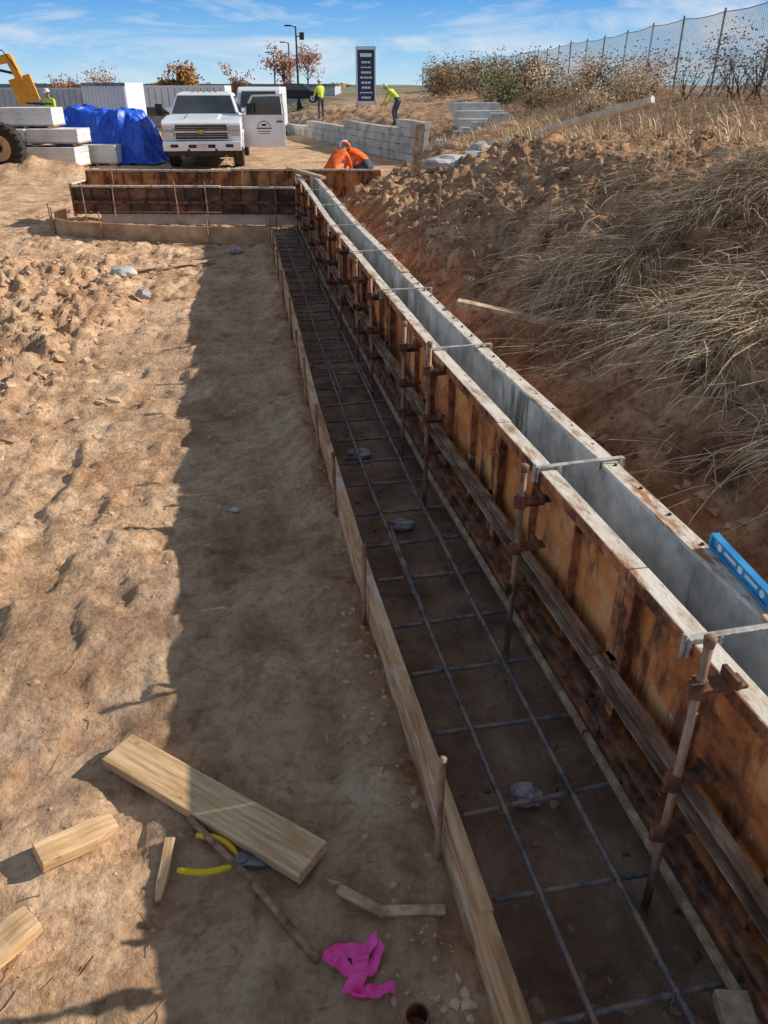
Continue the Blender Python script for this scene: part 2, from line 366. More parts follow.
rock('stone',(.83,1.73,.03),(.058,.045,.04),stone,1)
rock('stone',(.79,3.68,.02),(.07,.045,.035),stone,2)
rock('stone',(.70,4.65,.02),(.08,.05,.04),stone,3)
rock('stone',(.02,12.0,.05),(.1,.09,.06),stone,4)
rock('stone',(-1.1,9.4,.06),(.09,.07,.06),stone,5)
rock('stone',(-1.45,10.6,.08),(.16,.12,.07),conc,8)
rock('stone',(-.14,4.05,Hs(-.14,4.05)+.01),(.03,.02,.015),conc,6)
# ------------------------------------------------------------------ wall formwork
wf=empty('wall_formwork')
def run(fx,side,y0,y1,ztop,zbot,step,face,parent,nm,rimm=rim,seed=1,inner=None,depth=.065):
    r=random.Random(seed);F=MB();S=MB();T=MB();I=MB()
    y=y0
    while y<y1-.05:
        ye=min(y+step,y1)
        jx=r.uniform(-.005,.005);jz=r.uniform(-.006,.006)
        g=.0012
        a=fx(y+g)+jx;b=fx(ye-g)+jx+r.uniform(-.003,.003);zt=ztop+jz
        ya,yb=y+g,ye-g
        def seg(o0,o1,z0,z1,mbd,mi=0,e0=0,e1=0):
            mbd.hexa([(a+o0,ya+e0,z0),(a+o1,ya+e0,z0),(b+o1,yb-e1,z0),(b+o0,yb-e1,z0)],[(a+o0,ya+e0,z1),(a+o1,ya+e0,z1),(b+o1,yb-e1,z1),(b+o0,yb-e1,z1)],mi)
        d=depth
        if side>0: sh=(d-.016,d-.004);inn=(d-.004,d);fr=(0,d-.016)
        else: sh=(.004,.016);inn=(0,.004);fr=(.016,d)
        seg(0,d,zt-.016,zt,T)
        seg(sh[0],sh[1],zbot+.03,zt-.016,S)
        seg(inn[0],inn[1],zbot+.03,zt-.016,I)
        seg(0,d,zbot,zbot+.03,F)
        seg(-.003 if side>0 else d,0 if side>0 else d+.003,zt-.045,zt-.001,F if side>0 else T)
        n=3 if ye-y>1 else 1
        for k in range(n+1):
            t=k/n;yy=ya+(yb-ya)*t;xx=a+(b-a)*t
            wd=.012 if 0<k<n else .02
            yy=min(max(yy,ya+wd/2),yb-wd/2)
            c=(fr[0]+fr[1])/2
            F.box((xx+c+(.0 if k in(0,n) else .008*side),yy,(zbot+zt)/2+.006),(abs(fr[1]-fr[0])-.002-(0 if k in(0,n) else .016),wd,zt-zbot-.048))
            if k in(0,n): F.box((xx+(.004 if side>0 else d-.004),yy+(.02 if k==0 else -.02),(zbot+zt)/2+.001),(.006,.04,zt-zbot-.095))
        for k in(0,n):
            yy=ya if k==0 else yb;xx=a if k==0 else b
            for zz in(zbot+.15,zbot+.38,zt-.15):
                F.box((xx-.006 if side>0 else xx+d+.006,yy,zz),(.022,.05,.016))
        y=ye
    T.obj(nm+'_top_rail',rimm,parent,bevel=.002);F.obj(nm+'_frame',rust_dk,parent);S.obj(nm+'_sheet',face,parent)
    I.obj(nm+'_inner_face',inner or grey_in,parent)
run(lX,1,-.6,14.3,.864,.13,1.22,rust,wf,'near_panel',seed=3)
run(rX,-1,-1.1,14.3,.872,.05,1.22,rust,wf,'back_panel',seed=5)
mb=MB()
y=.9
while y<9:
    mb.tube([(rX(y)+.045,y,.868),(rX(y)+.045,y,.8775)],.007,0,8);y+=.205
mb.obj('rim_bolts',dark,wf)
mb=MB();yy=[-.5,1.9,4.3,6.7,9.2,11.8,14.0]
for a,b in zip(yy[:-1],yy[1:]):
    mb.beam((lX(a)-.012,a,.452),(lX(b)-.012,b-.01,.452),.006,.060,1)
    for zz in (.42,.485): mb.beam((lX(a)-.026,a,zz),(lX(b)-.026,b-.01,zz),.042,.006,0)
    mb.beam((lX(a)-.018,a,.27),(lX(b)-.018,b-.01,.27),.028,.04,1)
mb.obj('waler_rails',[M('waler_steel',[(.14,.08,.05),(.30,.18,.11),(.52,.38,.26)],6,.8,0,.5,40,(3,.8,3),.005),rust_cl],wf)
mb=MB()
for a,b in zip(yy[:-1],yy[1:]):
    mb.beam((lX(a)-.02,a,.11),(lX(b)-.02,b-.012,.11),.022,.03,0)
mb.obj('foot_rail',wood_old,wf,bevel=.003)
strap_m=M('galv_strap',[(.30,.24,.19),(.52,.48,.43),(.64,.62,.58)],20,.55,.3,.2)
def spreader(y,tilt=0):
    mb=MB();xa=lX(y)-.02;xb=rX(y)+.095
    mb.beam((xa,y,.883),(xb,y+tilt,.886),.022,.007,0)
    mb.box((xa,y,.855),(.008,.03,.065));mb.box((xb,y+tilt,.855),(.008,.03,.065))
    mb.box((lX(y)+.075,y+.003,.862),(.008,.028,.04));mb.box((rX(y)-.01,y+tilt,.862),(.008,.028,.04))
    mb.tube([(xa-.012,y-.0,.90),(xa-.012,y,.82)],.008,0,8)
    mb.obj('spreader_strap',[strap_m],wf,bevel=.002)
for y,t in[(1.47,.01),(2.56,.02),(4.15,.015),(5.6,.0),(7.1,.02),(8.6,.0),(10.2,.02),(11.8,0),(13.2,0)]: spreader(y,t)
def big_stake(y,top,off=.105,lean=(0,0)):
    x=lX(y)-off;e=empty('steel_form_stake')
    mb=MB();mb.tube([(x+lean[0],y+lean[1],-.08),(x,y,top)],.0125,0,10)
    mb.tube([(x,y,top-.03),(x,y,top-.004),(x,y,top)],[.0135,.017,.013],0,10)
    mb.obj('rod',rust_st,e,smooth=True)
    mb=MB()
    for z in (top-.16,.56,.36):
        if z>top-.1: continue
        xe=lX(y)-.004
        mb.box(((x+xe)/2+.005,y+.004,z),(xe-x+.03,.05,.012))
        mb.box(((x+xe)/2+.005,y+.028,z-.02),(xe-x+.02,.006,.045))
        mb.tube([(x,y,z-.028),(x,y,z+.028)],.021,0,10)
        mb.box((x-.02,y-.01,z+.004),(.03,.018,.05))
        mb.box((xe-.02,y+.0,z+.02),(.014,.07,.03))
    mb.obj('clamps',rust_cl,e,bevel=.002)
for y,t,o in[(1.28,1.05,.11),(2.5,.93,.10),(3.9,1.0,.09),(4.5,.95,.09),(5.7,.98,.09),(6.4,.95,.09),(7.4,1.0,.09),(8.3,.97,.09),(9.5,1.0,.09),(10.6,.97,.09),(11.8,1.0,.09),(12.9,1.0,.09)]:
    big_stake(y,t,o,(random.uniform(-.01,.015),random.uniform(-.02,.02)))
def level():
    e=empty('spirit_level')
    p0=Vector((1.452,1.90,.902));p1=Vector((1.425,1.55,.900))
    a=(p1-p0).normalized();mb=MB()
    mb.beam(p0,p1,.010,.046,0)
    up=Vector((0,0,1))
    for z in(-.021,.021): mb.beam(p0+up*z-a*.001,p1+up*z+a*.001,.026,.006,0)
    for s in(0,1):
        c=p0.lerp(p1,s);mb.beam(c-a*.005,c+a*.005,.028,.05,0)
    mb.obj('body',blue,e,bevel=.001)
    mb=MB();l=(p1-p0).length
    for t in(.14,.5,.86):
        c=p0+a*l*t
        sd=a.cross(up)
        for s in(-1,1): mb.tube([c+sd*s*.003,c+sd*s*.0075],.013,0,14)
    mb.obj('vials',vial,e,bevel=.001)
    mb=MB()
    for t in(.32,.68):
        c=p0+a*l*t;mb.beam(c-a*.035,c+a*.035,.0115,.012,0)
    mb.obj('label',white,e)
level()
mb=MB();mb.beam((1.02,.62,.10),(1.10,.95,.12),.085,.04,0);mb.obj('lumber_offcut',wood_old,bevel=.003)
# ------------------------------------------------------------------ cross formwork
cf=empty('cross_formwork')
mb=MB()
cp=[(.57,12.78),(-.4,13.02),(-1.3,13.35),(-2.1,13.72),(-2.6,13.98),(-2.95,14.4),(-3.1,14.95),(-2.95,15.5)]
for a,b in zip(cp[:-1],cp[1:]): mb.beam((a[0],a[1],.11),(b[0],b[1],.11),.035,.26,0)
mb.obj('curved_footing_board',M('footing_board_wood',[(.34,.20,.11),(.50,.31,.17),(.64,.44,.27)],3,.85,0,.4,30),cf)
def panelrun(p0,p1,z0,z1,face,nm,nseg,seed):
    S=MB();F=MB();T=MB();r=random.Random(seed);p0=Vector((*p0,0));p1=Vector((*p1,0))
    a=(p1-p0).normalized();n=Vector((-a.y,a.x,0))
    if n.y>0:n=-n
    for i in range(nseg):
        q0=p0.lerp(p1,i/nseg)+a*.006;q1=p0.lerp(p1,(i+1)/nseg)-a*.006;dz=r.uniform(-.012,.012)
        zc=Vector((0,0,(z0+z1)/2+dz));S.beam(q0+zc,q1+zc,.012,z1-z0-.06,0)
        zt=Vector((0,0,z1+dz-.015));T.beam(q0+zt+n*.02,q1+zt+n*.02,.07,.03,0)
        zt=Vector((0,0,z0+.015));F.beam(q0+zt+n*.02,q1+zt+n*.02,.06,.03,0)
        m=4
        for k in range(m+1):
            c=q0.lerp(q1,k/m)+n*.03+zc
            F.beam(c-a*.009,c+a*.009,.045,z1-z0-.062,0)
            if k in(0,m):
                F.beam(c-a*.02+n*.03,c+a*.02+n*.03,.02,.03,0)
        zt=Vector((0,0,z0+.2));F.beam(q0+zt+n*.07,q1+zt+n*.07,.03,.045,0)
    S.obj(nm+'_sheet',face,cf);F.obj(nm+'_frame',rust_dk if face is rust else rust_cl,cf);T.obj(nm+'_rim',rim,cf)
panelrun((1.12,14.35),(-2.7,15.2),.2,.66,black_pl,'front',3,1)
panelrun((2.7,14.75),(-2.55,16.0),.1,.86,rust,'rear',4,2)
panelrun((-2.75,15.22),(-2.6,15.98),.15,.70,rust,'return',1,3)
for t in(.06,.38,.52,.83,.97):
    x=.95+(-2.6-.95)*t;y=14.2+(15.0-14.2)*t
    stake(x,y-.12,.66+.12*random.random(),.009,(random.uniform(-.04,.04),0))
for t in(.45,.95):
    x=2.3-4.6*t;y=14.75+1.1*t;stake(x,y-.1,.90+.1*random.random(),.009,(random.uniform(-.03,.03),0))
for i in(0,2,4,6):
    x,y=cp[min(i+1,6)];stake(x,y-.06,.42,.012)
mb=MB();mb.beam((1.05,14.6,.93),(1.45,12.9,.93),.09,.04,0);mb.obj('plank_on_forms',wood_old,cf)
mb=MB();mb.hexa([(-2.3,15.35,.0),(1.2,14.6,.0),(1.2,14.5,.0),(-2.3,15.25,.0)],[(-2.3,15.35,.2),(1.2,14.6,.2),(1.2,14.5,.2),(-2.3,15.25,.2)],0);mb.obj('footing_edge',conc,cf)
# ------------------------------------------------------------------ foreground timber
def plank(name,p0,p1,w,t,mat,zoff=0,tilt=0,cut=0):
    hm=max(Hs(p0[0]+(p1[0]-p0[0])*k/4,p0[1]+(p1[1]-p0[1])*k/4)-(Hs(*p0)*(1-k/4)+Hs(*p1)*k/4) for k in range(5))
    zoff+=max(0,hm)*.6
    p0=Vector((*p0,Hs(*p0)+t/2+zoff));p1=Vector((*p1,Hs(*p1)+t/2+zoff));l=(p1-p0).length
    mb=MB();n=10;vs=[]
    for i in range(n+1):
        x=-l/2+l*i/n;wb=w*(1-cut*max(0,(i/n-.7)/.3))
        z=.002*math.sin(i)
        vs.append([(x,-wb/2,-t/2+z),(x,wb/2,-t/2+z),(x,wb/2,t/2+z),(x,-wb/2,t/2+z)])
    V=[p for r_ in vs for p in r_];F=[(3,2,1,0),tuple(n*4+k for k in range(4))]
    for i in range(n):
        for k in range(4):F.append((i*4+k,i*4+(k+1)%4,(i+1)*4+(k+1)%4,(i+1)*4+k))
    mb.add(V,F,0)
    a=(p1-p0);rz=math.atan2(a.y,a.x);ry=-math.asin(a.z/l)
    return mb.obj(name,mat,loc=(p0+p1)/2,rot=(tilt,ry,rz),bevel=.003)
plank('lumber_plank',(-.60,2.22),(.07,1.585),.145,.042,wood,.012,.03)
plank('lumber_offcut',(-.79,1.76),(-.575,1.885),.095,.042,wood,.008,.05,.35)
plank('lumber_offcut',(-.90,1.44),(-.765,1.56),.10,.045,wood,.006,-.04,.1)
plank('wood_chip',(-.385,1.79),(-.42,1.60),.034,.02,wood,.006,.1,.5)
plank('lumber_plank',(-.9,11.1),(-.3,11.5),.09,.02,wood_old,.03)
plank('lumber_plank',(-1.4,10.9),(-1.0,11.3),.09,.02,wood_old,.03)
mb=MB();mb.tube([(-.325,1.85,Hs(-.325,1.85)+.035),(-.13,1.57,max(.045,Hs(-.13,1.57)+.02)),(.051,1.294,Hs(.05,1.29)+.02)],[.012,.011,.012],0,8);mb.obj('wooden_rod',rust_st,smooth=True)
mb=MB()
def gp(x,y,o): return Vector((x,y,Hs(x,y)+o))
mb.beam(gp(.135,1.49,.03),gp(.265,1.375,.02),.032,.014,0);mb.beam(gp(.245,1.385,.03),gp(.443,1.366,.02),.034,.015,0)
mb.add([gp(.12,1.50,.03),gp(.10,1.53,.028),gp(.145,1.505,.034)],[(0,1,2)],0)
mb.obj('broken_stick',wood_old,bevel=.003)
e=empty('pliers')
mb=MB()
def arc(p0,p1,b,n=9):
    p0=Vector(p0);p1=Vector(p1);d=p1-p0;s=Vector((-d.y,d.x,0))
    return [p0+d*t+s*b*math.sin(math.pi*t) for t in [i/n for i in range(n+1)]]
z=max(Hs(-.2,1.7),Hs(-.3,1.75),Hs(-.33,1.68),Hs(-.25,1.66),Hs(-.135,1.645))+.020
pv=Vector((-.155,1.655,z))
g1=arc(pv+Vector((-.01,.014,0)),(-.30,1.775,z),-.14);g2=arc(pv+Vector((-.012,-.012,0)),(-.355,1.655,z),.10)
gr=[.006,.008,.0105,.011,.011,.011,.011,.011,.011,.008]
mb.tube(g1,gr,0,8);mb.tube(g2,gr,0,8)
mb.obj('grips',yel,e,smooth=True)
mb=MB();mb.tube([pv+Vector((0,0,-.010)),pv+Vector((0,0,.012))],.021,0,14)
mb.hexa([pv+Vector(p) for p in[(-.015,-.024,-.008),(.075,-.040,-.008),(.078,-.020,-.008),(0,.018,-.008)]],[pv+Vector(p) for p in[(-.015,-.024,.009),(.075,-.040,.005),(.078,-.020,.005),(0,.018,.009)]],0)
mb.hexa([pv+Vector(p) for p in[(-.008,.0,-.006),(.076,-.016,-.006),(.066,.010,-.006),(.002,.028,-.006)]],[pv+Vector(p) for p in[(-.008,.0,.011),(.076,-.016,.006),(.066,.010,.006),(.002,.028,.011)]],0)
mb.obj('jaws',steelm,e,bevel=.002)
def ribbon(mb,pts,w,ph,lift=0):
    n=30;P=[Vector(p) for p in pts];vs=[];fs=[]
    for i in range(n+1):
        t=i/n*(len(P)-1);k=min(int(t),len(P)-2);p=P[k].lerp(P[k+1],t-k)
        d=(P[min(k+1,len(P)-1)]-P[max(k-1,0)]).normalized();s=Vector((-d.y,d.x,0))
        for j in range(5):
            u=(j/4-.5)*w;q=p+s*u*(1+.10*math.sin(i*.35+ph))
            z=Hs(p.x,p.y)+.020+lift+.007*math.sin(i*.45+ph)+.005*math.sin(j*1.3+i*.2+ph)
            vs.append((q.x,q.y,z))
    for i in range(n):
        for j in range(4): fs.append((i*5+j,i*5+j+1,(i+1)*5+j+1,(i+1)*5+j))
    mb.add(vs,fs,0)
mb=MB()
ribbon(mb,[(.075,1.285,0),(.11,1.315,0),(.17,1.30,0),(.225,1.31,0)],.046,0)
ribbon(mb,[(.095,1.30,0),(.13,1.255,0),(.19,1.245,0),(.235,1.285,0)],.040,1,.006)
ribbon(mb,[(.17,1.28,0),(.165,1.235,0),(.13,1.195,0),(.155,1.17,0)],.046,2,.010)
ribbon(mb,[(.14,1.195,0),(.19,1.18,0),(.25,1.175,0)],.034,2.6,.004)
mb.obj('pink_flagging_tape',pink,smooth=True)
mb=MB();n=16
vs=[];fs=[]
for k in range(n):
    t=2*math.pi*k/n;c,s_=math.cos(t),math.sin(t)
    vs+= [(.285+.034*c,1.06+.034*s_,-.02),(.285+.034*c,1.06+.034*s_,.095),(.285+.029*c,1.06+.029*s_,.095),(.285+.029*c,1.06+.029*s_,-.02)]
for k in range(n):
    a=4*k;b=4*((k+1)%n);fs+=[(a,b,b+1,a+1),(a+1,b+1,b+2,a+2),(a+2,b+2,b+3,a+3)]
mb.add(vs,fs,0);mb.obj('pipe_stub',rust_dk,smooth=False)
# ------------------------------------------------------------------ bank objects
q0=Vector((4.35,13.75,max(1.18,Hs(4.35,13.75)+.06)));q1=Vector((5.85,11.1,max(2.02,Hs(5.85,11.1)+.06)))
lift=max(0,max(Hs(*(q0.lerp(q1,k/10)).xy)+.05-q0.lerp(q1,k/10).z for k in range(11)))
q0.z+=lift*.6;q1.z+=lift*.6
mb=MB();mb.tube([q0,q0.lerp(q1,.5)+Vector((0,0,.02)),q1],[.06,.055,.05],0,10);mb.obj('timber_pole',M('pole_pale',[(.55,.46,.34),(.80,.72,.58)],6,.8,0,.3))
mb=MB();mb.beam((1.45,5.05,.91),(2.15,4.78,max(Hs(2.15,4.78),Hs(1.9,4.85))+.05),.09,.035,0);mb.obj('lumber_plank',wood_old,bevel=.003)
mb=MB();mb.box((2.95,12.9,Hs(2.95,12.9)+.28),(.15,.12,.85),0,Matrix.Rotation(.08,3,'Y'));mb.obj('wooden_post',wood_old,bevel=.006)
rock('concrete_rubble',(3.3,12.4,Hs(3.3,12.4)+.05),(.38,.24,.14),conc,11);rock('concrete_rubble',(3.8,12.8,Hs(3.8,12.8)+.06),(.46,.24,.16),conc,12);rock('concrete_rubble',(4.2,13.3,Hs(4.2,13.3)+.04),(.3,.2,.12),conc,13)
for x,y in[(2.5,6.2),(2.1,8.2),(3.4,10.2),(5.2,9.5),(5.6,10.4)]:
    stake(x,y,Hs(x,y)+.42,.008,(.02,0),'rebar_pin')
# grass
def blades(name,areas,mat,seed,lmin,lmax,w,droop,hf=(.15,.9),bias=(-.7,-.15)):
    r=random.Random(seed);mb=MB()
    for (fn,n) in areas:
        pts=[fn(r) for _ in range(n)];zz=H([p[0] for p in pts],[p[1] for p in pts])
        for (x,y),z in zip(pts,zz):
            l=lmin+(lmax-lmin)*r.random()**1.6;a=r.random()*6.28
            dx,dy=math.cos(a)+bias[0],math.sin(a)+bias[1]
            hgt=l*r.uniform(*hf);sp=math.sqrt(max(l*l-hgt*hgt,0))*.8
            ww=w*(.5+r.random());pa=Vector((-dy,dx,0));pa.normalize();pa*=ww
            P=[]
            for t in(0,.35,.7,1):
                P.append(Vector((x+dx*sp*t,y+dy*sp*t+r.uniform(-.01,.01),z-.01+hgt*math.sin(t*droop)/math.sin(min(droop,1.57))+ -sp*.30*t*t)))
            vs=[P[0]-pa,P[0]+pa,P[1]-pa*.9,P[1]+pa*.9,P[2]-pa*.6,P[2]+pa*.6,P[3]]
            mb.add(vs,[(0,1,3,2),(2,3,5,4),(4,5,6)],0)
    return mb.obj(name,mat)
def ar(x0,x1,y0,y1,cl=0,seed=0):
    def f(r):
        while True:
            x=r.uniform(x0,x1);y=r.uniform(y0,y1)
            if cl==0 or float(vn(x*1.4,y*1.4,seed))>cl or r.random()<.04:return(x,y)
    return f
blades('dry_grass',[(ar(2.25,4.3,1.8,5.8,.34,3),15500),(ar(1.9,4.6,2,9,.66,5),1200)],straw,1,.10,.58,.0028,2.4,(.05,.40))
blades('dead_weeds',[(ar(2.25,4.3,1.8,6.0,.36,7),5600),(ar(3.4,6.5,5,12,.56,9),2600)],straw_dk,2,.08,.42,.0028,2.3,(.05,.45))
blades('tall_grass',[(ar(4.3,11,6,16,.50,12),5200),(ar(6,15,15,30,.45,13),5500),(ar(9,20,25,55,.4,14),3500)],straw,3,.10,.50,.006,2.1,(.3,.85))
# shrubs / trees
def branch(mb,p,d,l,r0,dep,r,mi=0,tips=None):
    p=Vector(p);pts=[p.copy()];rad=[r0];q=p.copy();dd=d.copy()
    for i in range(4):
        dd=(dd+Vector((r.gauss(0,.16),r.gauss(0,.16),r.gauss(.04,.08)))).normalized();q=q+dd*l/4;pts.append(q.copy());rad.append(r0*(1-.17*(i+1)))
    mb.tube(pts,rad,mi,5 if dep<2 else 4,False)
    if tips is not None: tips.append(q.copy())
    if dep<=0:return
    for i in range(r.randint(3,4)):
        t=r.randint(1,4);nd=(dd+Vector((r.gauss(0,.7),r.gauss(0,.7),r.gauss(.15,.4)))).normalized()
        branch(mb,pts[t],nd,l*r.uniform(.5,.75),rad[t]*.6,dep-1,r,mi,tips)
def shrub(name,x,y,h,w,nl,leafm,seed,size=.05,stems=7):
    r=random.Random(seed);mb=MB();z=Hs(x,y);tips=[]
    for i in range(stems):
        a=r.random()*6.28;d=Vector((math.cos(a)*w*.5,math.sin(a)*w*.5,h)).normalized()
        branch(mb,(x+r.uniform(-.3,.3)*w,y+r.uniform(-.3,.3)*w,z-.05),d,h*.6,.018,2,r,0,tips)
    for i in range(nl):
        t=r.choice(tips);p=t+Vector((r.gauss(0,.09),r.gauss(0,.09),r.gauss(0,.1)))*w
        a=Vector((r.gauss(0,1),r.gauss(0,1),r.gauss(0,1))).normalized();b2=a.orthogonal().normalized()*size*.5
        mb.add([p-a*size,p+b2,p+a*size,p-b2],[(0,1,2,3)],1)
    return mb.obj(name,[bark,leafm])
i=0
for D,lat,h,w,nl,lm,sz in [(20.0,8.1,1.5,1.6,520,leaf_br,.045),(22.5,7.8,1.35,1.8,460,leaf_br,.045),(18.0,8.0,1.3,1.4,380,leaf_br,.04),(26,7.4,.9,2.0,1500,straw,.05),(29,7.2,1.1,2.2,1500,leaf_br,.05),(33,7.3,1.2,2.4,1900,straw,.06),
    (37,6.3,1.5,2.6,1900,leaf_br,.07),(41,5.6,1.6,2.8,1900,leaf_gr,.08),(46,5.2,1.7,3.0,1900,leaf_br,.08),(51,4.3,1.7,3.2,1900,leaf_br,.09),(30,5.6,.6,1.8,1000,leaf_br,.05),(35,5.0,.9,2.2,1400,leaf_gr,.06),(24,5.8,.6,1.8,900,straw,.04),(28,8.0,1.3,2.0,900,leaf_red,.05),(48,3.6,1.5,3,1500,leaf_br,.08)]:
    i+=1;x,y=W(D,lat);shrub('dry_shrub',x,y,h,w,nl,lm,i,sz,8)
def tree(D,lat,h,w,lm,nl,seed,sz=.16):
    r=random.Random(seed);mb=MB();x,y=W(D,lat);z=Hs(x,y);tips=[]
    mb.tube([(x,y,z-.2),(x,y,z+h*.25),(x+.05,y,z+h*.5)],[.11,.085,.06],0,8,False)
    for k in range(8):
        a=r.random()*6.28;hh=z+h*r.uniform(.28,.5);d=Vector((math.cos(a)*w*.35,math.sin(a)*w*.35,h*.4)).normalized()
        branch(mb,(x,y,hh),d,h*.27,.04,2,r,0,tips)
    for k in range(nl):
        t=r.choice(tips);p=t+Vector((r.gauss(0,.2),r.gauss(0,.2),r.gauss(0,.2)))
        a=Vector((r.gauss(0,1),r.gauss(0,1),r.gauss(0,1))).normalized();b2=a.orthogonal().normalized()*sz*.6
        mb.add([p-a*sz,p+b2,p+a*sz,p-b2],[(0,1,2,3)],1)
    mb.obj('autumn_tree',[bark,lm])
tree(70,-22.6,5.2,3,leaf_red,500,1,.10);tree(62,-14.2,4.2,2.8,leaf_or,2600,2,.14);tree(72,-12.0,4.8,3,leaf_red,700,3,.12);tree(72,-8.2,4.8,3,leaf_red,900,4,.12);tree(90,-7.8,5,3.4,leaf_red,900,5,.12);tree(85,-31,4.6,3,leaf_red,500,6,.12)
r=random.Random(5);mb=MB()
for k in range(5200):
    a=r.uniform(-.62,.75);D=r.uniform(230,330);hh=(2.2+1.4*float(vn(a*40,0,5)))*r.random()**.6
    x,y=W(D*math.cos(a),D*math.sin(a));p=Vector((x,y,-1.3+hh*1.0))
    v=Vector((r.gauss(0,1),r.gauss(0,1),r.gauss(0,1))).normalized();b2=v.orthogonal().normalized()*.8;v*=.9
    mb.add([p-v,p+b2,p+v,p-b2],[(0,1,2,3)],r.randint(0,2))
mb.obj('distant_trees',[leaf_br,leaf_gr,leaf_red])
# ------------------------------------------------------------------ fence
def fence_mat():
    m,t,b=nt('chain_link_mesh');N=t.nodes;L=t.links
    b.inputs['Base Color'].default_value=(.70,.74,.76,1);b.inputs['Roughness'].default_value=.5
    uv=N.new('ShaderNodeUVMap');sp=N.new('ShaderNodeSeparateXYZ');L.new(uv.outputs[0],sp.inputs[0])
    outs=[]
    for op in('ADD','SUBTRACT'):
        a=N.new('ShaderNodeMath');a.operation=op;L.new(sp.outputs[0],a.inputs[0]);L.new(sp.outputs[1],a.inputs[1])
        s=N.new('ShaderNodeMath');s.operation='MULTIPLY';s.inputs[1].default_value=11;L.new(a.outputs[0],s.inputs[0])
        f=N.new('ShaderNodeMath');f.operation='FRACT';L.new(s.outputs[0],f.inputs[0])
        g=N.new('ShaderNodeMath');g.operation='LESS_THAN';g.inputs[1].default_value=.27;L.new(f.outputs[0],g.inputs[0]);outs.append(g)
    mx=N.new('ShaderNodeMath');mx.operation='MAXIMUM';L.new(outs[0].outputs[0],mx.inputs[0]);L.new(outs[1].outputs[0],mx.inputs[1])
    tr=N.new('ShaderNodeBsdfTransparent');ms=N.new('ShaderNodeMixShader')
    L.new(mx.outputs[0],ms.inputs[0]);L.new(tr.outputs[0],ms.inputs[1]);L.new(b.outputs[0],ms.inputs[2]);L.new(ms.outputs[0],N['Material Output'].inputs[0])
    return m
fe=empty('chain_link_fence')
fp=[]
D=11.0
while D<82:
    lat=8.6 if D<50 else 8.6-(D-50)*.17
    x,y=W(D,lat);fp.append(Vector((x,y,max(Hs(x,y),1.35 if D<60 else .9))));D+=3
me=bpy.data.meshes.new('mesh');V=[];F=[];UV=[]
for i,(a,b) in enumerate(zip(fp[:-1],fp[1:])):
    n=4
    for k in range(n):
        q0=a.lerp(b,k/n);q1=a.lerp(b,(k+1)/n);o=len(V)
        sg=lambda t:-.05*math.sin(t*math.pi)
        V+=[q0-Vector((0,0,.02)),q1-Vector((0,0,.02)),q1+Vector((0,0,1.83+sg((k+1)/n))),q0+Vector((0,0,1.83+sg(k/n)))];F.append((o,o+1,o+2,o+3))
        u0=i*3+k*.75;u1=u0+.75;UV+=[(u0,0),(u1,0),(u1,1.83),(u0,1.83)]
me.from_pydata([tuple(v) for v in V],[],F);ul=me.uv_layers.new(name='UVMap')
for i,l in enumerate(me.loops): ul.data[i].uv=UV[l.vertex_index]
me.materials.append(fence_mat());o=bpy.data.objects.new('wire_mesh',me);sc.collection.objects.link(o);o.parent=fe
mb=MB()
for p in fp: mb.tube([p-Vector((0,0,.3)),p+Vector((random.uniform(-.06,.06),0,1.92))],.03,0,8)
for a,b in zip(fp[:-1],fp[1:]):
    q=[a.lerp(b,k/4)+Vector((0,0,1.84-.05*math.sin(k/4*math.pi))) for k in range(5)];mb.tube(q,.012,0,5)
mb.obj('posts_and_rail',galv,fe)
# ------------------------------------------------------------------ block retaining wall with steps
cw=empty('concrete_retaining_wall')
mb=MB();r=random.Random(9)
A=Vector((3.2,46,0));B=Vector((6.0,25.6,0));n=18
for row in range(5):
    for k in range(n):
        t0=k/n;t1=(k+1)/n
        if row%2: t0+=.5/n;t1=min(1,t1+.5/n)
        if t0>=t1-.01:continue
        topz=.35+.85*t0
        z0=row*.24
        if z0+.1>topz:continue
        a=A.lerp(B,t0);b=A.lerp(B,t1);d=(b-a).normalized()*.008;gz_=Hs((a.x+b.x)/2-.5,(a.y+b.y)/2);
        off=Vector((row*.02+r.uniform(-.01,.01),0,gz_+z0+.12));mb.beam(a+d+off,b-d+off,.3,.232,0)
for k in range(9):
    z1=.35+.13*k
    for row in range(int(z1/.24)+1):
        mb.beam((6.1+k*.28,25.3+row*.02,row*.24+.12),(6.1+k*.28+.272,25.3+row*.02,row*.24+.12),.42,.232,0)
mb.obj('blocks',M('wall_block',[(.36,.35,.33),(.52,.51,.48),(.62,.61,.58)],1.5,.9,0,.4,30),cw,bevel=.01)
mb=MB()
for k in range(4): mb.box((8.2+.02*k,26.3+k*.5,.9+k*.22),(1.6,.55,.22),0)
mb.obj('steps',conc,cw,bevel=.01)
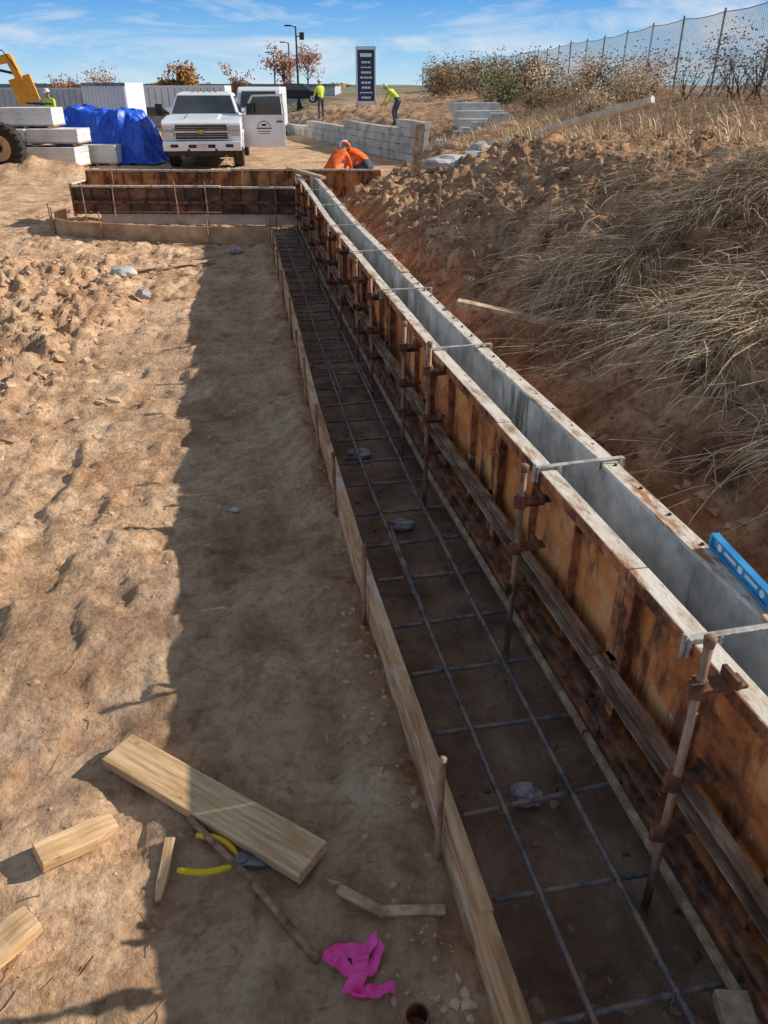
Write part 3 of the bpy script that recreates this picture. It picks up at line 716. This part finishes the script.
# ------------------------------------------------------------------ vehicles
def wheel(mb,c,rr,w,mt,mr,ax=(1,0,0)):
    c=Vector(c);a=Vector(ax)
    mb.tube([c-a*w/2,c-a*w*.42,c+a*w*.42,c+a*w/2],[rr*.93,rr,rr,rr*.93],mt,24)
    mb.tube([c-a*(w/2+.012),c+a*(w/2+.012)],rr*.58,mr,16);mb.tube([c-a*(w/2+.03),c+a*(w/2+.03)],rr*.2,mt,10)
def pickup(loc,rz):
    e=empty('pickup_truck',loc,rz);e.scale=(1.10,1,1.03);hw=1.03
    mb=MB()
    low=[(.10,.58),(.02,.75),(.0,1.08),(.05,1.20),(.20,1.27),(1.45,1.36),(4.02,1.36),(4.04,1.33),(6.05,1.33),(6.08,.62),(5.45,.55),(5.30,.95),(4.65,.95),(4.5,.55),(1.65,.52),(1.5,.95),(.72,.95),(.58,.55)]
    mb.prism(low,-hw,hw,0)
    mb.hexa([(-.5,.22,1.26),(.5,.22,1.26),(.5,1.4,1.34),(-.5,1.4,1.34)],[(-.42,.3,1.31),(.42,.3,1.31),(.44,1.4,1.40),(-.44,1.4,1.40)],0)
    for s in(-1,1):
        for yc in(1.11,4.97):
            for k in range(7):
                t0=math.pi*k/7;t1=math.pi*(k+1)/7
                mb.beam((s*(hw+.01),yc-.47*math.cos(t0),.50+.47*math.sin(t0)),(s*(hw+.01),yc-.47*math.cos(t1),.50+.47*math.sin(t1)),.06,.05,0,(0,1,.01) if k in(0,6) else (0,0,1))
    mb.obj('body',white,e,bevel=.035)
    mb=MB()
    b=[(-.96,1.42,1.355),(.96,1.42,1.355),(.96,4.0,1.355),(-.96,4.0,1.355)];t=[(-.76,2.1,1.92),(.76,2.1,1.92),(.76,3.72,1.92),(-.76,3.72,1.92)]
    mb.hexa(b,t,0)
    mb.hexa([(-.74,2.12,1.918),(.74,2.12,1.918),(.74,3.7,1.918),(-.74,3.7,1.918)],[(-.66,2.3,1.96),(.66,2.3,1.96),(.66,3.55,1.96),(-.66,3.55,1.96)],0)
    mb.obj('cab',white,e,bevel=.03)
    mb=MB()
    def lerp(a,b,t):return [a[i]+(b[i]-a[i])*t for i in range(3)]
    w0=[lerp(b[0],t[0],.08),lerp(b[1],t[1],.08),lerp(b[1],t[1],.90),lerp(b[0],t[0],.90)]
    w0=[(p[0]*.93,p[1]-.012,p[2]+.004) for p in w0]
    mb.hexa(w0,[(p[0],p[1]+.03,p[2]-.01) for p in w0],0)
    for s in(-1,1):
        for y0,y1 in((.16,.50),(.54,.90)):
            P=[]
            for yy,zz in((y0,.1),(y1,.1),(y1,.86),(y0+(.06 if y0<.3 else 0),.86)):
                pb=lerp(b[1],b[2],yy);pt=lerp(t[1],t[2],yy);p=lerp(pb,pt,zz);P.append((s*(p[0]+.012),p[1],p[2]))
            mb.hexa(P,[(p[0]-s*.03,p[1],p[2]) for p in P],0)
    mb.obj('windows',glass,e)
    mb=MB()
    mb.box((0,-.012,.97),(1.34,.05,.40),1)
    mb.box((0,-.05,.985),(1.42,.045,.055),2)
    mb.box((0,-.045,1.165),(1.46,.04,.025),2);mb.box((0,-.045,.79),(1.40,.04,.025),2)
    for z in(.86,.91,1.05,1.10): mb.box((0,-.042,z),(1.3,.02,.014),2)
    mb.box((0,-.078,.985),(.24,.02,.07),3);mb.box((0,-.08,.985),(.10,.022,.10),3)
    for s in(-1,1):
        mb.box((s*.86,-.02,1.09),(.27,.08,.13),4);mb.box((s*.86,-.02,.93),(.27,.08,.13),4)
        mb.box((s*.86,-.035,1.01),(.28,.06,.02),2);mb.box((s*1.0,.0,1.01),(.05,.1,.28),5)
        mb.box((s*.52,-.13,.50),(.12,.06,.07),1);mb.tube([(s*.36,-.19,.52),(s*.36,-.10,.52)],.035,1,8)
    mb.prism([(-.16,.50),(-.19,.60),(-.16,.735),(.02,.74),(.02,.50)],-1.02,1.02,0)
    mb.prism([(-.12,.38),(-.15,.49),(.02,.49),(.02,.38)],-.9,.9,1)
    mb.box((0,-.185,.62),(.7,.03,.09),1);mb.box((0,-.205,.62),(.30,.015,.13),4)
    for s in(-1,1): mb.box((s*.72,-.182,.63),(.2,.03,.08),1)
    for k in(-2,-1,0,1,2): mb.box((k*.16,2.28,1.972),(.07,.06,.03),5)
    mb.obj('front_end',[white,dark,chrome,gold,headl,amber],e,bevel=.008)
    mb=MB()
    for s in(-1,1):
        mb.beam((s*.98,1.72,1.42),(s*1.2,1.70,1.44),.04,.04,0);mb.box((s*1.24,1.70,1.50),(.19,.10,.30),0);mb.box((s*1.24,1.758,1.50),(.16,.008,.26),1)
        mb.box((s*1.035,2.75,.50),(.12,2.4,.06),0)
        mb.box((s*1.034,2.72,1.02),(.012,2.5,.05),0);mb.box((s*1.034,2.55,.95),(.01,.012,.75),0);mb.box((s*1.034,3.3,.95),(.01,.012,.75),0)
    mb.beam((-.6,1.50,1.40),(-.05,1.62,1.52),.02,.02,0);mb.beam((.1,1.50,1.40),(.6,1.62,1.52),.02,.02,0)
    mb.obj('mirrors_and_trim',[dark,glass],e,bevel=.01)
    mb=MB()
    for s in(-1,1):
        for yc in(1.11,4.97): wheel(mb,(s*.88,yc,.42),.42,.28,0,1)
    mb.box((0,3,.5),(1.5,5.2,.2),0);mb.box((0,6.1,.62),(1.9,.16,.2),1)
    mb.obj('wheels_and_chassis',[rubber,chrome],e)
    de=empty('driver_door',(1.03,1.5,0),math.radians(-6));de.parent=e
    mb=MB()
    mb.box((.60,.02,.93),(1.18,.07,.86),0)
    for p,q in(((.03,.02,1.36),(.32,.02,1.86)),((.32,.02,1.86),(1.12,.02,1.88)),((1.12,.02,1.88),(1.18,.02,1.36))): mb.beam(p,q,.05,.06,0,(0,1,0))
    mb.add([(.09,0.0,1.36),(1.13,0.0,1.36),(1.09,0.0,1.85),(.35,0.0,1.83),(.09,.012,1.36),(1.13,.012,1.36),(1.09,.012,1.85),(.35,.012,1.83)],[(0,1,2,3),(7,6,5,4)],1)
    mb.beam((.25,-.02,1.44),(.25,-.22,1.46),.04,.04,2);mb.box((.27,-.25,1.52),(.19,.1,.30),2)
    mb.box((1.05,-.03,1.18),(.16,.03,.035),2)
    for k in range(10):
        t0=math.pi*k/10;t1=math.pi*(k+1)/10
        mb.beam((.6-.17*math.cos(t0),-.0185,1.04+.15*math.sin(t0)),(.6-.17*math.cos(t1),-.0185,1.04+.15*math.sin(t1)),.004,.02,2,(0,0,1) if 2<k<7 else(1,0,0))
    mb.box((.6,-.0185,1.0),(.42,.006,.035),2);mb.box((.6,-.0185,.92),(.36,.006,.022),2);mb.box((.6,-.0185,.86),(.30,.006,.016),2);mb.box((.6,-.0185,1.09),(.12,.006,.06),2)
    mb.obj('door_panel',[white,glass,dark],de,bevel=.006)
    return e
px,py=W(24.9,-5.33);pickup((px,py,Hs(px,py+1)-.02),math.radians(-4))
def van(loc,rz):
    e=empty('white_van',loc,rz);mb=MB()
    mb.prism([(0,.45),(-.02,.9),(.25,1.1),(.9,1.28),(1.5,2.0),(1.8,2.12),(5.4,2.12),(5.5,.45)],-.98,.98,0);mb.obj('body',white,e,bevel=.06)
    mb=MB();P=[(-.82,.91,1.34),(.82,.91,1.34),(.76,1.42,1.93),(-.76,1.42,1.93)]
    mb.hexa([(p[0],p[1]-.03,p[2]+.02) for p in P],[(p[0],p[1],p[2]) for p in P],0)
    for s in(-1,1): mb.box((s*.985,1.9,1.6),(.02,.9,.5),0)
    mb.box((0,-.02,.75),(1.3,.03,.25),0);mb.obj('windows_and_grille',glass,e)
    mb=MB()
    for s in(-1,1):
        for y in(.9,4.5): wheel(mb,(s*.85,y,.36),.36,.24,0,1)
        mb.box((s*.8,-.01,.95),(.3,.06,.18),1)
    mb.obj('wheels_and_lamps',[rubber,headl],e)
px,py=W(38,-5.6);van((px,py,Hs(px,py)),math.radians(-8))
def telehandler():
    x,y=W(23.0,-13.0);e=empty('telehandler',(x,y,Hs(x,y)),-PSI)
    mb=MB()
    for yy in(-.9,.9):
        for xx in(-1.6,2.2):
            mb.tube([(xx,yy-.2,.62),(xx,yy-.16,.62),(xx,yy+.16,.62),(xx,yy+.2,.62)],[.56,.62,.62,.56],1,26)
            mb.tube([(xx,yy-.22,.62),(xx,yy+.22,.62)],.34,2,18);mb.tube([(xx,yy-.25,.62),(xx,yy+.25,.62)],.12,1,10)
            for k in range(22):
                t=2*math.pi*k/22;c=Vector((xx+.62*math.cos(t),yy,.62+.62*math.sin(t)))
                mb.beam(c-Vector((0,.19,0)),c+Vector((0,.19,0)),.05,.05,1,(math.cos(t),0,math.sin(t)))
    mb.obj('wheels',[mach,rubber,hub_m],e)
    mb=MB();mb.box((.1,0,.85),(4.3,1.0,.5),0);mb.box((-1.9,0,1.3),(1.0,1.5,.6),0);mb.box((-.2,.55,1.7),(1.5,.75,1.2),1);mb.box((-.2,.55,2.34),(1.55,.8,.08),0)
    mb.beam((-2.1,0,1.9),(2.6,0,2.66),.26,.26,0);mb.beam((.5,0,2.32),(3.35,0,2.78),.19,.19,0)
    mb.beam((3.28,0,2.84),(3.50,0,2.25),.18,.16,0,(0,1,0));mb.beam((3.46,0,2.35),(3.62,0,1.75),.6,.07,0,(0,1,0))
    mb.tube([(.6,.0,1.2),(1.5,0,2.35)],.07,0,8);mb.tube([(2.5,0,2.60),(3.40,0,2.42)],.035,1,8)
    mb.tube([(2.7,-.1,2.85),(3.2,-.1,2.95),(3.5,-.1,2.5)],.018,1,6)
    for s in(-.22,.22): mb.beam((3.62,s,1.75),(4.1,s,1.72),.1,.04,1)
    mb.obj('chassis_and_boom',[mach,dark],e,bevel=.015)
telehandler()
def pallet(D,lat,w,d,z,h,rz=0):
    x,y=W(D,lat);g=Hs(x,y);mb=MB()
    mb.box((0,0,.07),(w,d,.025),1)
    for s in(-.4,0,.4):mb.box((s*w,0,.03),(.1,d,.06),1)
    nr=max(1,round(h/.2));hh=(h-.09)/nr
    for k in range(nr):
        mb.box((random.uniform(-.01,.01),0,.085+hh*(k+.5)),(w*.98,d*.98,hh-.012),0)
    mb.box((0,0,.085+(h-.09)/2),(w*.96,d*.96,h-.1),0)
    mb.obj('block_pallet',[wrap,wood_old],loc=(x,y,g+z),rz=-PSI+rz,bevel=.02)
for D,lat,w,z,h in[(25.2,-11.4,1.5,0,.62),(25.2,-9.75,1.5,0,.6),(25.4,-11.3,1.6,.63,.42),(25.4,-9.7,1.55,.61,.45),(25.8,-10.6,1.7,1.07,.55),(26.6,-8.9,1.3,0,.6),(24.9,-13,1.5,0,.9)]:
    pallet(D,lat,w,1.1,z,h,random.uniform(-.05,.05))
mb=MB();cx,cy=W(27.6,-8.85);n=90;vs=[];fs=[]
for i in range(n+1):
    for j in range(n+1):
        u=(i/n-.5)*2;v=(j/n-.5)*2
        x=u*1.75;y=v*1.3
        e1=max(abs(u),abs(v)*1.0)
        top=1.68-.28*(u+1)*.5*1.2
        z=top*(1-float(sst(.55,.98,e1)))+.03
        wr=float(fbm(u*3+v*1.2,v*3-u,4,44,.6));rg=abs(float(fbm(u*5+1,v*4,3,46)))
        z=max(.02,z+wr*.30*(1-abs(z-top)/top*.5)-rg*.25); x+=wr*.22+.16*float(fbm(z*2+u*2,v*6,2,3));y+=float(fbm(u*7,v*4+z*.5,3,45))*.45
        c,s_=math.cos(-PSI),math.sin(-PSI);vs.append((cx+x*c-y*s_,cy+x*s_+y*c,z+Hs(cx,cy)))
for i in range(n):
    for j in range(n):a=i*(n+1)+j;fs.append((a,a+n+1,a+n+2,a+1))
mb.add(vs,fs,0);mb.obj('blue_tarp',tarp_m,smooth=True)
def bx(name,D,lat,w,d,h,mat,extra=None,z=0):
    x,y=W(D,lat);mb=MB();mb.box((0,0,h/2),(w,d,h),0)
    if extra: extra(mb,w,d,h)
    mb.obj(name,[mat,dark,galv,rubber],loc=(x,y,Hs(x,y)+z),rz=-PSI,bevel=.02)
def cont(mb,w,d,h):
    for k in range(12): mb.box((-w/2+.06+k*(w-.12)/11,-d/2-.015,h/2),(.05,.03,h-.2),0)
    mb.box((0,-d/2-.01,h-.05),(w,.06,.1),2);mb.box((0,-d/2-.01,.05),(w,.06,.1),2)
bx('storage_container',33,-10.2,1.6,2.4,2.25,white,cont)
def trailer(mb,w,d,h):
    for k in range(20): mb.box((-w/2+.3+k*(w-.6)/19,-d/2-.01,h/2+.3),(.04,.02,h-.9),2)
    mb.box((0,-d/2-.02,.55),(w,.05,.12),1)
    for k in(-.42,-.36,.3):
        mb.tube([(k*w,-d/2-.1,.1),(k*w,-d/2+.2,.1)],.5,3,14)
def bld(mb,w,d,h):
    mb.box((0,-d/2-.05,h+.1),(w+.2,.2,.25),2)
    for k in range(10): mb.box((-w/2+w*(k+.5)/10,-d/2-.02,h*.45),(w/18,.05,h*.4),1)
gw=M('building_cladding',[(.42,.45,.48),(.52,.55,.58)],1,.6,0,0)
bx('warehouse',95,-25,40,12,3.3,gw,bld)
bx('semi_trailer',60,-15.2,9,2.5,3.0,white,trailer,-.2);bx('semi_trailer',66,-24.5,9,2.5,3.1,gw,trailer,-.2)
def car(D,lat,m,rz):
    x,y=W(D,lat);e=empty('parked_car',(x,y,Hs(x,y)),rz);mb=MB()
    mb.prism([(0,.3),(0,.7),(.9,.85),(1.5,1.35),(2.9,1.38),(3.7,.95),(4.4,.9),(4.45,.3)],-.88,.88,0);mb.obj('body',m,e,bevel=.06)
    mb=MB();mb.prism([(1.0,.88),(1.52,1.3),(2.88,1.33),(3.55,.95)],-.89,.89,0);mb.obj('windows',glass,e)
    mb=MB()
    for s in(-1,1):
        for y in(.8,3.6):wheel(mb,(s*.8,y,.32),.32,.2,0,1)
    mb.obj('wheels',[rubber,chrome],e)
car(70,-4.9,dark,1.4);car(58,-8.6,galv,1.5);car(50,-11,galv,1.3)
def lamp(D,lat,h,both=False):
    x,y=W(D,lat);e=empty('street_lamp',(x,y,Hs(x,y)),-PSI);mb=MB()
    mb.tube([(0,0,0),(0,0,.5),(0,0,.52),(0,0,h)],[.2,.2,.1,.06],0,10);mb.tube([(0,0,h-.1),(-.25,0,h+.02),(-.5,0,h+.04)],.04,0,6);mb.box((-.6,0,h+.04),(.5,.28,.1),0)
    if both: mb.tube([(0,0,h-.7),(.3,0,h-.65)],.04,0,6);mb.box((.45,0,h-.65),(.35,.25,.5),0)
    mb.obj('pole_and_head',polem,e,bevel=.01)
lamp(70,-6.85,5.7,True);lamp(95,-11.8,5.0);lamp(90,-9.6,5.2)
x,y=W(46,-.95);e=empty('site_sign',(x,y,.10),-PSI+.15)
mb=MB();mb.box((0,0,2.45),(1.02,.14,2.7),0)
for sx in(-.47,.47): mb.box((sx,.0,.75),(.07,.10,1.6),1)
mb.box((.0,-.075,3.72),(1.0,.01,.12),2);mb.box((0,-.075,1.22),(1.0,.01,.22),2);mb.box((-.48,-.075,2.45),(.07,.01,2.68),2);mb.box((.48,-.075,2.45),(.07,.01,2.68),2)
mb.box((0,-.076,3.42),(.6,.012,.16),2)
r=random.Random(4)
for k in range(8):
    wd=r.uniform(.4,.75);nn=r.randint(3,5);hh=.05+.06*r.random()
    for q in range(nn): mb.box((-wd/2+wd*(q+.5)/nn,-.076,3.10-k*.23),(wd/nn*.8,.012,hh),2)
mb.obj('board_and_post',[navy,galv,white],e)
# ------------------------------------------------------------------ people
def person(name,loc,rz,bend,knee,top,hat,arm=(.25,.55),scale=1,bottom=jean):
    J={}
    def j(n,p,r):J[n]=[Vector(p),r]
    j('pelvis',(0,0,.96),.125);j('waist',(0,.01,1.12),.120);j('bchest',(0,.02,1.33),.145);j('neck',(0,.02,1.49),.052);j('chin',(0,.05,1.57),.062);j('skull',(0,.04,1.66),.088);j('crown',(0,.03,1.73),.06)
    for s,n in((-1,'l'),(1,'r')):
        j('sh'+n,(s*.185,.01,1.42),.066);j('el'+n,(s*.25,.01+arm[0]*.5,1.14),.048);j('wr'+n,(s*.21,.08+arm[0],.93+arm[1]*.2),.032);j('pa'+n,(s*.205,.12+arm[0],.86+arm[1]*.2),.028)
        for q in range(4):
            j(f'f{q}a'+n,(s*.205,.10+arm[0]+q*.018,.80+arm[1]*.2),.0095);j(f'f{q}b'+n,(s*.19,.105+arm[0]+q*.02,.765+[.01,-.002,.0,.015][q]+arm[1]*.2),.008)
        j('tha'+n,(s*.18,.165+arm[0],.85+arm[1]*.2),.011);j('thb'+n,(s*.165,.19+arm[0],.82+arm[1]*.2),.009)
        j('hip'+n,(s*.10,0,.90),.096);j('kn'+n,(s*.11,.02,.50),.066);j('an'+n,(s*.115,0,.10),.048);j('zl'+n,(s*.115,-.03,.05),.042);j('to'+n,(s*.125,.17,.04),.038)
    R=Matrix.Rotation(-bend,3,'X');c=J['pelvis'][0].copy()
    low=('hip','kn','an','zl','to')
    for k,v in J.items():
        if not k.startswith(low) and k!='pelvis': v[0]=c+R@(v[0]-c)
    drop=.9*(1-math.cos(knee))*.9
    for k,v in J.items():
        if not k.startswith(('kn','an','zl','to')): v[0]=v[0]+Vector((0,-.25*math.sin(knee),-drop))
    for n in'lr': J['kn'+n][0]+=Vector((0,.30*math.sin(knee),-drop*.2))
    for s,n in((-1,'l'),(1,'r')):
        if bend>.6:
            sh=J['sh'+n][0];w0=J['wr'+n][0].copy()
            J['el'+n][0]=sh+Vector((s*.05,.08,-.25));w1=sh+Vector((0,.20,-.44))
            w1.z=max(w1.z,.16)
            for k in list(J):
                if k.endswith(n) and (k[:2] in('wr','pa') or k[:3] in('tha','thb') or (k[0]=='f')):
                    J[k][0]=w1+Matrix.Rotation(.6,3,'X')@(R.inverted()@(J[k][0]-w0))
    names=list(J);ix={k:i for i,k in enumerate(names)}
    E=[('pelvis','waist'),('waist','bchest'),('bchest','neck'),('neck','chin'),('chin','skull'),('skull','crown')]
    for n in'lr':
        E+=[('bchest','sh'+n),('sh'+n,'el'+n),('el'+n,'wr'+n),('wr'+n,'pa'+n),('pelvis','hip'+n),('hip'+n,'kn'+n),('kn'+n,'an'+n),('an'+n,'zl'+n),('an'+n,'to'+n),('pa'+n,'tha'+n),('tha'+n,'thb'+n)]
        for q in range(4):E+=[('pa'+n,f'f{q}a'+n),(f'f{q}a'+n,f'f{q}b'+n)]
    me=bpy.data.meshes.new('body');me.from_pydata([J[k][0] for k in names],[(ix[a],ix[b]) for a,b in E],[])
    o=bpy.data.objects.new('tmp',me);sc.collection.objects.link(o);o.modifiers.new('s','SKIN')
    sk=me.skin_vertices[0].data
    for i,k in enumerate(names): sk[i].radius=(J[k][1],J[k][1])
    sk[0].use_root=True
    ss=o.modifiers.new('u','SUBSURF');ss.levels=1;ss.render_levels=1
    dg=bpy.context.evaluated_depsgraph_get();m2=bpy.data.meshes.new_from_object(o.evaluated_get(dg));bpy.data.objects.remove(o)
    m2.materials.clear()
    for m in(top,bottom,skin,boot):m2.materials.append(m)
    def cls(a,b):
        if b[:2]=='pa' or b[:3] in('tha','thb') or a[:2]=='pa' or a[0]=='f' or b in('chin','skull','crown'):return 2
        if b[:2] in('zl','to'):return 3
        if a[:3]=='hip' or b[:3]=='hip' or a[:2]=='kn':return 1
        return 0
    segs=[(J[a][0],J[b][0],cls(a,b)) for a,b in E]
    for p in m2.polygons:
        best=9;bi=0;c=p.center
        for a,b,k in segs:
            d=b-a;t=max(0,min(1,(c-a).dot(d)/d.length_squared));dd=(c-a-d*t).length
            if dd<best:best=dd;bi=k
        p.material_index=bi;p.use_smooth=True
    ee=empty(name,loc,rz);ee.scale=(scale,)*3
    bo=bpy.data.objects.new('body',m2);sc.collection.objects.link(bo);bo.parent=ee
    hd=J['skull'][0];up=(J['crown'][0]-J['neck'][0]).normalized();rt=Vector((1,0,0));fw=up.cross(rt)
    mb=MB()
    mb.hexa([hd+fw*.078+rt*a_-up*.035 for a_ in(-.014,.014)]+[hd+fw*.10+rt*a_-up*.03 for a_ in(.010,-.010)],[hd+fw*.078+rt*a_+up*.02 for a_ in(-.008,.008)]+[hd+fw*.085+rt*a_+up*.02 for a_ in(.006,-.006)],0)
    for s in(-1,1):
        mb.tube([hd+rt*s*.082-up*.025,hd+rt*s*.095+up*.02],[.014,.02],0,8)
        mb.tube([hd+fw*.080+rt*s*.032+up*.012,hd+fw*.088+rt*s*.032+up*.012],.011,1,8)
    mb.beam(hd+fw*.084-up*.055-rt*.022,hd+fw*.084-up*.055+rt*.022,.01,.008,2)
    mb.obj('face',[skin,dark,boot],ee)
    mb=MB();c=hd+up*.035
    mb.tube([c,c+up*.03,c+up*.07,c+up*.10,c+up*.115],[.108,.106,.092,.06,.01],0,14);mb.tube([c-up*.003,c+up*.008],.122,0,14)
    mb.beam(c+fw*.10,c+fw*.17,.16,.01,0,up)
    mb.obj('hard_hat',hat,ee,smooth=True)
# two crouching workers in orange, close together
x,y=W(19.4,-1.12);person('worker',(x,y,Hs(x,y)+.02),-.75,1.0,1.02,orange,orange,bottom=orange)
x,y=W(19.9,-.55);person('worker',(x,y,Hs(x,y)+.02),.95,1.0,1.0,orange,hatw)
x,y=W(34,.50);person('worker',(x,y,Hs(x,y)+.0),.9,.9,.3,lime,hatw)
x,y=W(44,-3.2);person('worker',(x,y,Hs(x,y)+.0),.4,.1,.05,lime,hatw)
x,y=W(31,-11.9);person('worker',(x,y,Hs(x,y)+.3),2.6,.15,.1,lime,hatw)
# ------------------------------------------------------------------ light / world / camera
EL=math.radians(29.3)
w=bpy.data.worlds.new('World');sc.world=w;w.use_nodes=True;t=w.node_tree;N=t.nodes;L=t.links
bg=N['Background'];sky=N.new('ShaderNodeTexSky');sky.sky_type='NISHITA';sky.sun_disc=False;sky.sun_elevation=EL;sky.sun_rotation=math.radians(90)
sky.air_density=1.0;sky.dust_density=.3;sky.ozone_density=1.5
tc=N.new('ShaderNodeTexCoord')
sp=N.new('ShaderNodeSeparateXYZ');L.new(tc.outputs['Generated'],sp.inputs[0])
gr=N.new('ShaderNodeValToRGB');ge=gr.color_ramp.elements
ge[0].position=0;ge[0].color=(.52,.76,.92,1);ge[1].position=1;ge[1].color=(.12,.17,.25,1)
for p,c in((.03,(.26,.58,.92)),(.085,(.055,.33,.82)),(.22,(.11,.27,.50)),(.4,(.14,.21,.33))):
    q=ge.new(p);q.color=(*c,1)
L.new(sp.outputs[2],gr.inputs[0])
gs=N.new('ShaderNodeVectorMath');gs.operation='SCALE';gs.inputs[3].default_value=1/.13;L.new(gr.outputs[0],gs.inputs[0])
m0=N.new('ShaderNodeMix');m0.data_type='RGBA';m0.inputs[0].default_value=.88;L.new(sky.outputs[0],m0.inputs[6]);L.new(gs.outputs[0],m0.inputs[7])
mp=N.new('ShaderNodeMapping');mp.inputs['Scale'].default_value=(1.3,1.3,8);mp.inputs['Rotation'].default_value=(.14,.22,0);mp.inputs['Location'].default_value=(.35,.1,0)
L.new(tc.outputs['Generated'],mp.inputs[0]);n=N.new('ShaderNodeTexNoise');n.inputs['Scale'].default_value=2.8;n.inputs['Detail'].default_value=10;n.inputs['Roughness'].default_value=.62;n.inputs['Distortion'].default_value=.8
L.new(mp.outputs[0],n.inputs['Vector']);rp=N.new('ShaderNodeValToRGB');rp.color_ramp.elements[0].position=.49;rp.color_ramp.elements[1].position=.70;rp.color_ramp.elements[1].color=(.85,.85,.85,1)
L.new(n.outputs['Fac'],rp.inputs[0]);mx=N.new('ShaderNodeMix');mx.data_type='RGBA';L.new(rp.outputs[0],mx.inputs[0]);L.new(m0.outputs[2],mx.inputs[6]);mx.inputs[7].default_value=(6.2,6.4,6.6,1)
L.new(mx.outputs[2],bg.inputs[0]);bg.inputs[1].default_value=.13
sl=bpy.data.lights.new('sun','SUN');sl.energy=5.0;sl.angle=math.radians(.5);sl.color=(1,.95,.87)
so=bpy.data.objects.new('sun',sl);sc.collection.objects.link(so)
d=Vector((-math.cos(EL),0.0,-math.sin(EL)));so.rotation_euler=d.to_track_quat('-Z','Y').to_euler()
cd=bpy.data.cameras.new('camera');co_=bpy.data.objects.new('camera',cd);sc.collection.objects.link(co_)
cd.sensor_fit='VERTICAL';cd.sensor_height=36;cd.lens=26.9;cd.clip_start=.05;cd.clip_end=3000
co_.location=(0,0,2.2);co_.rotation_euler=(math.radians(90-29.2),0,-PSI);sc.camera=co_
sc.view_settings.view_transform='Standard';sc.view_settings.look='None';sc.view_settings.exposure=0
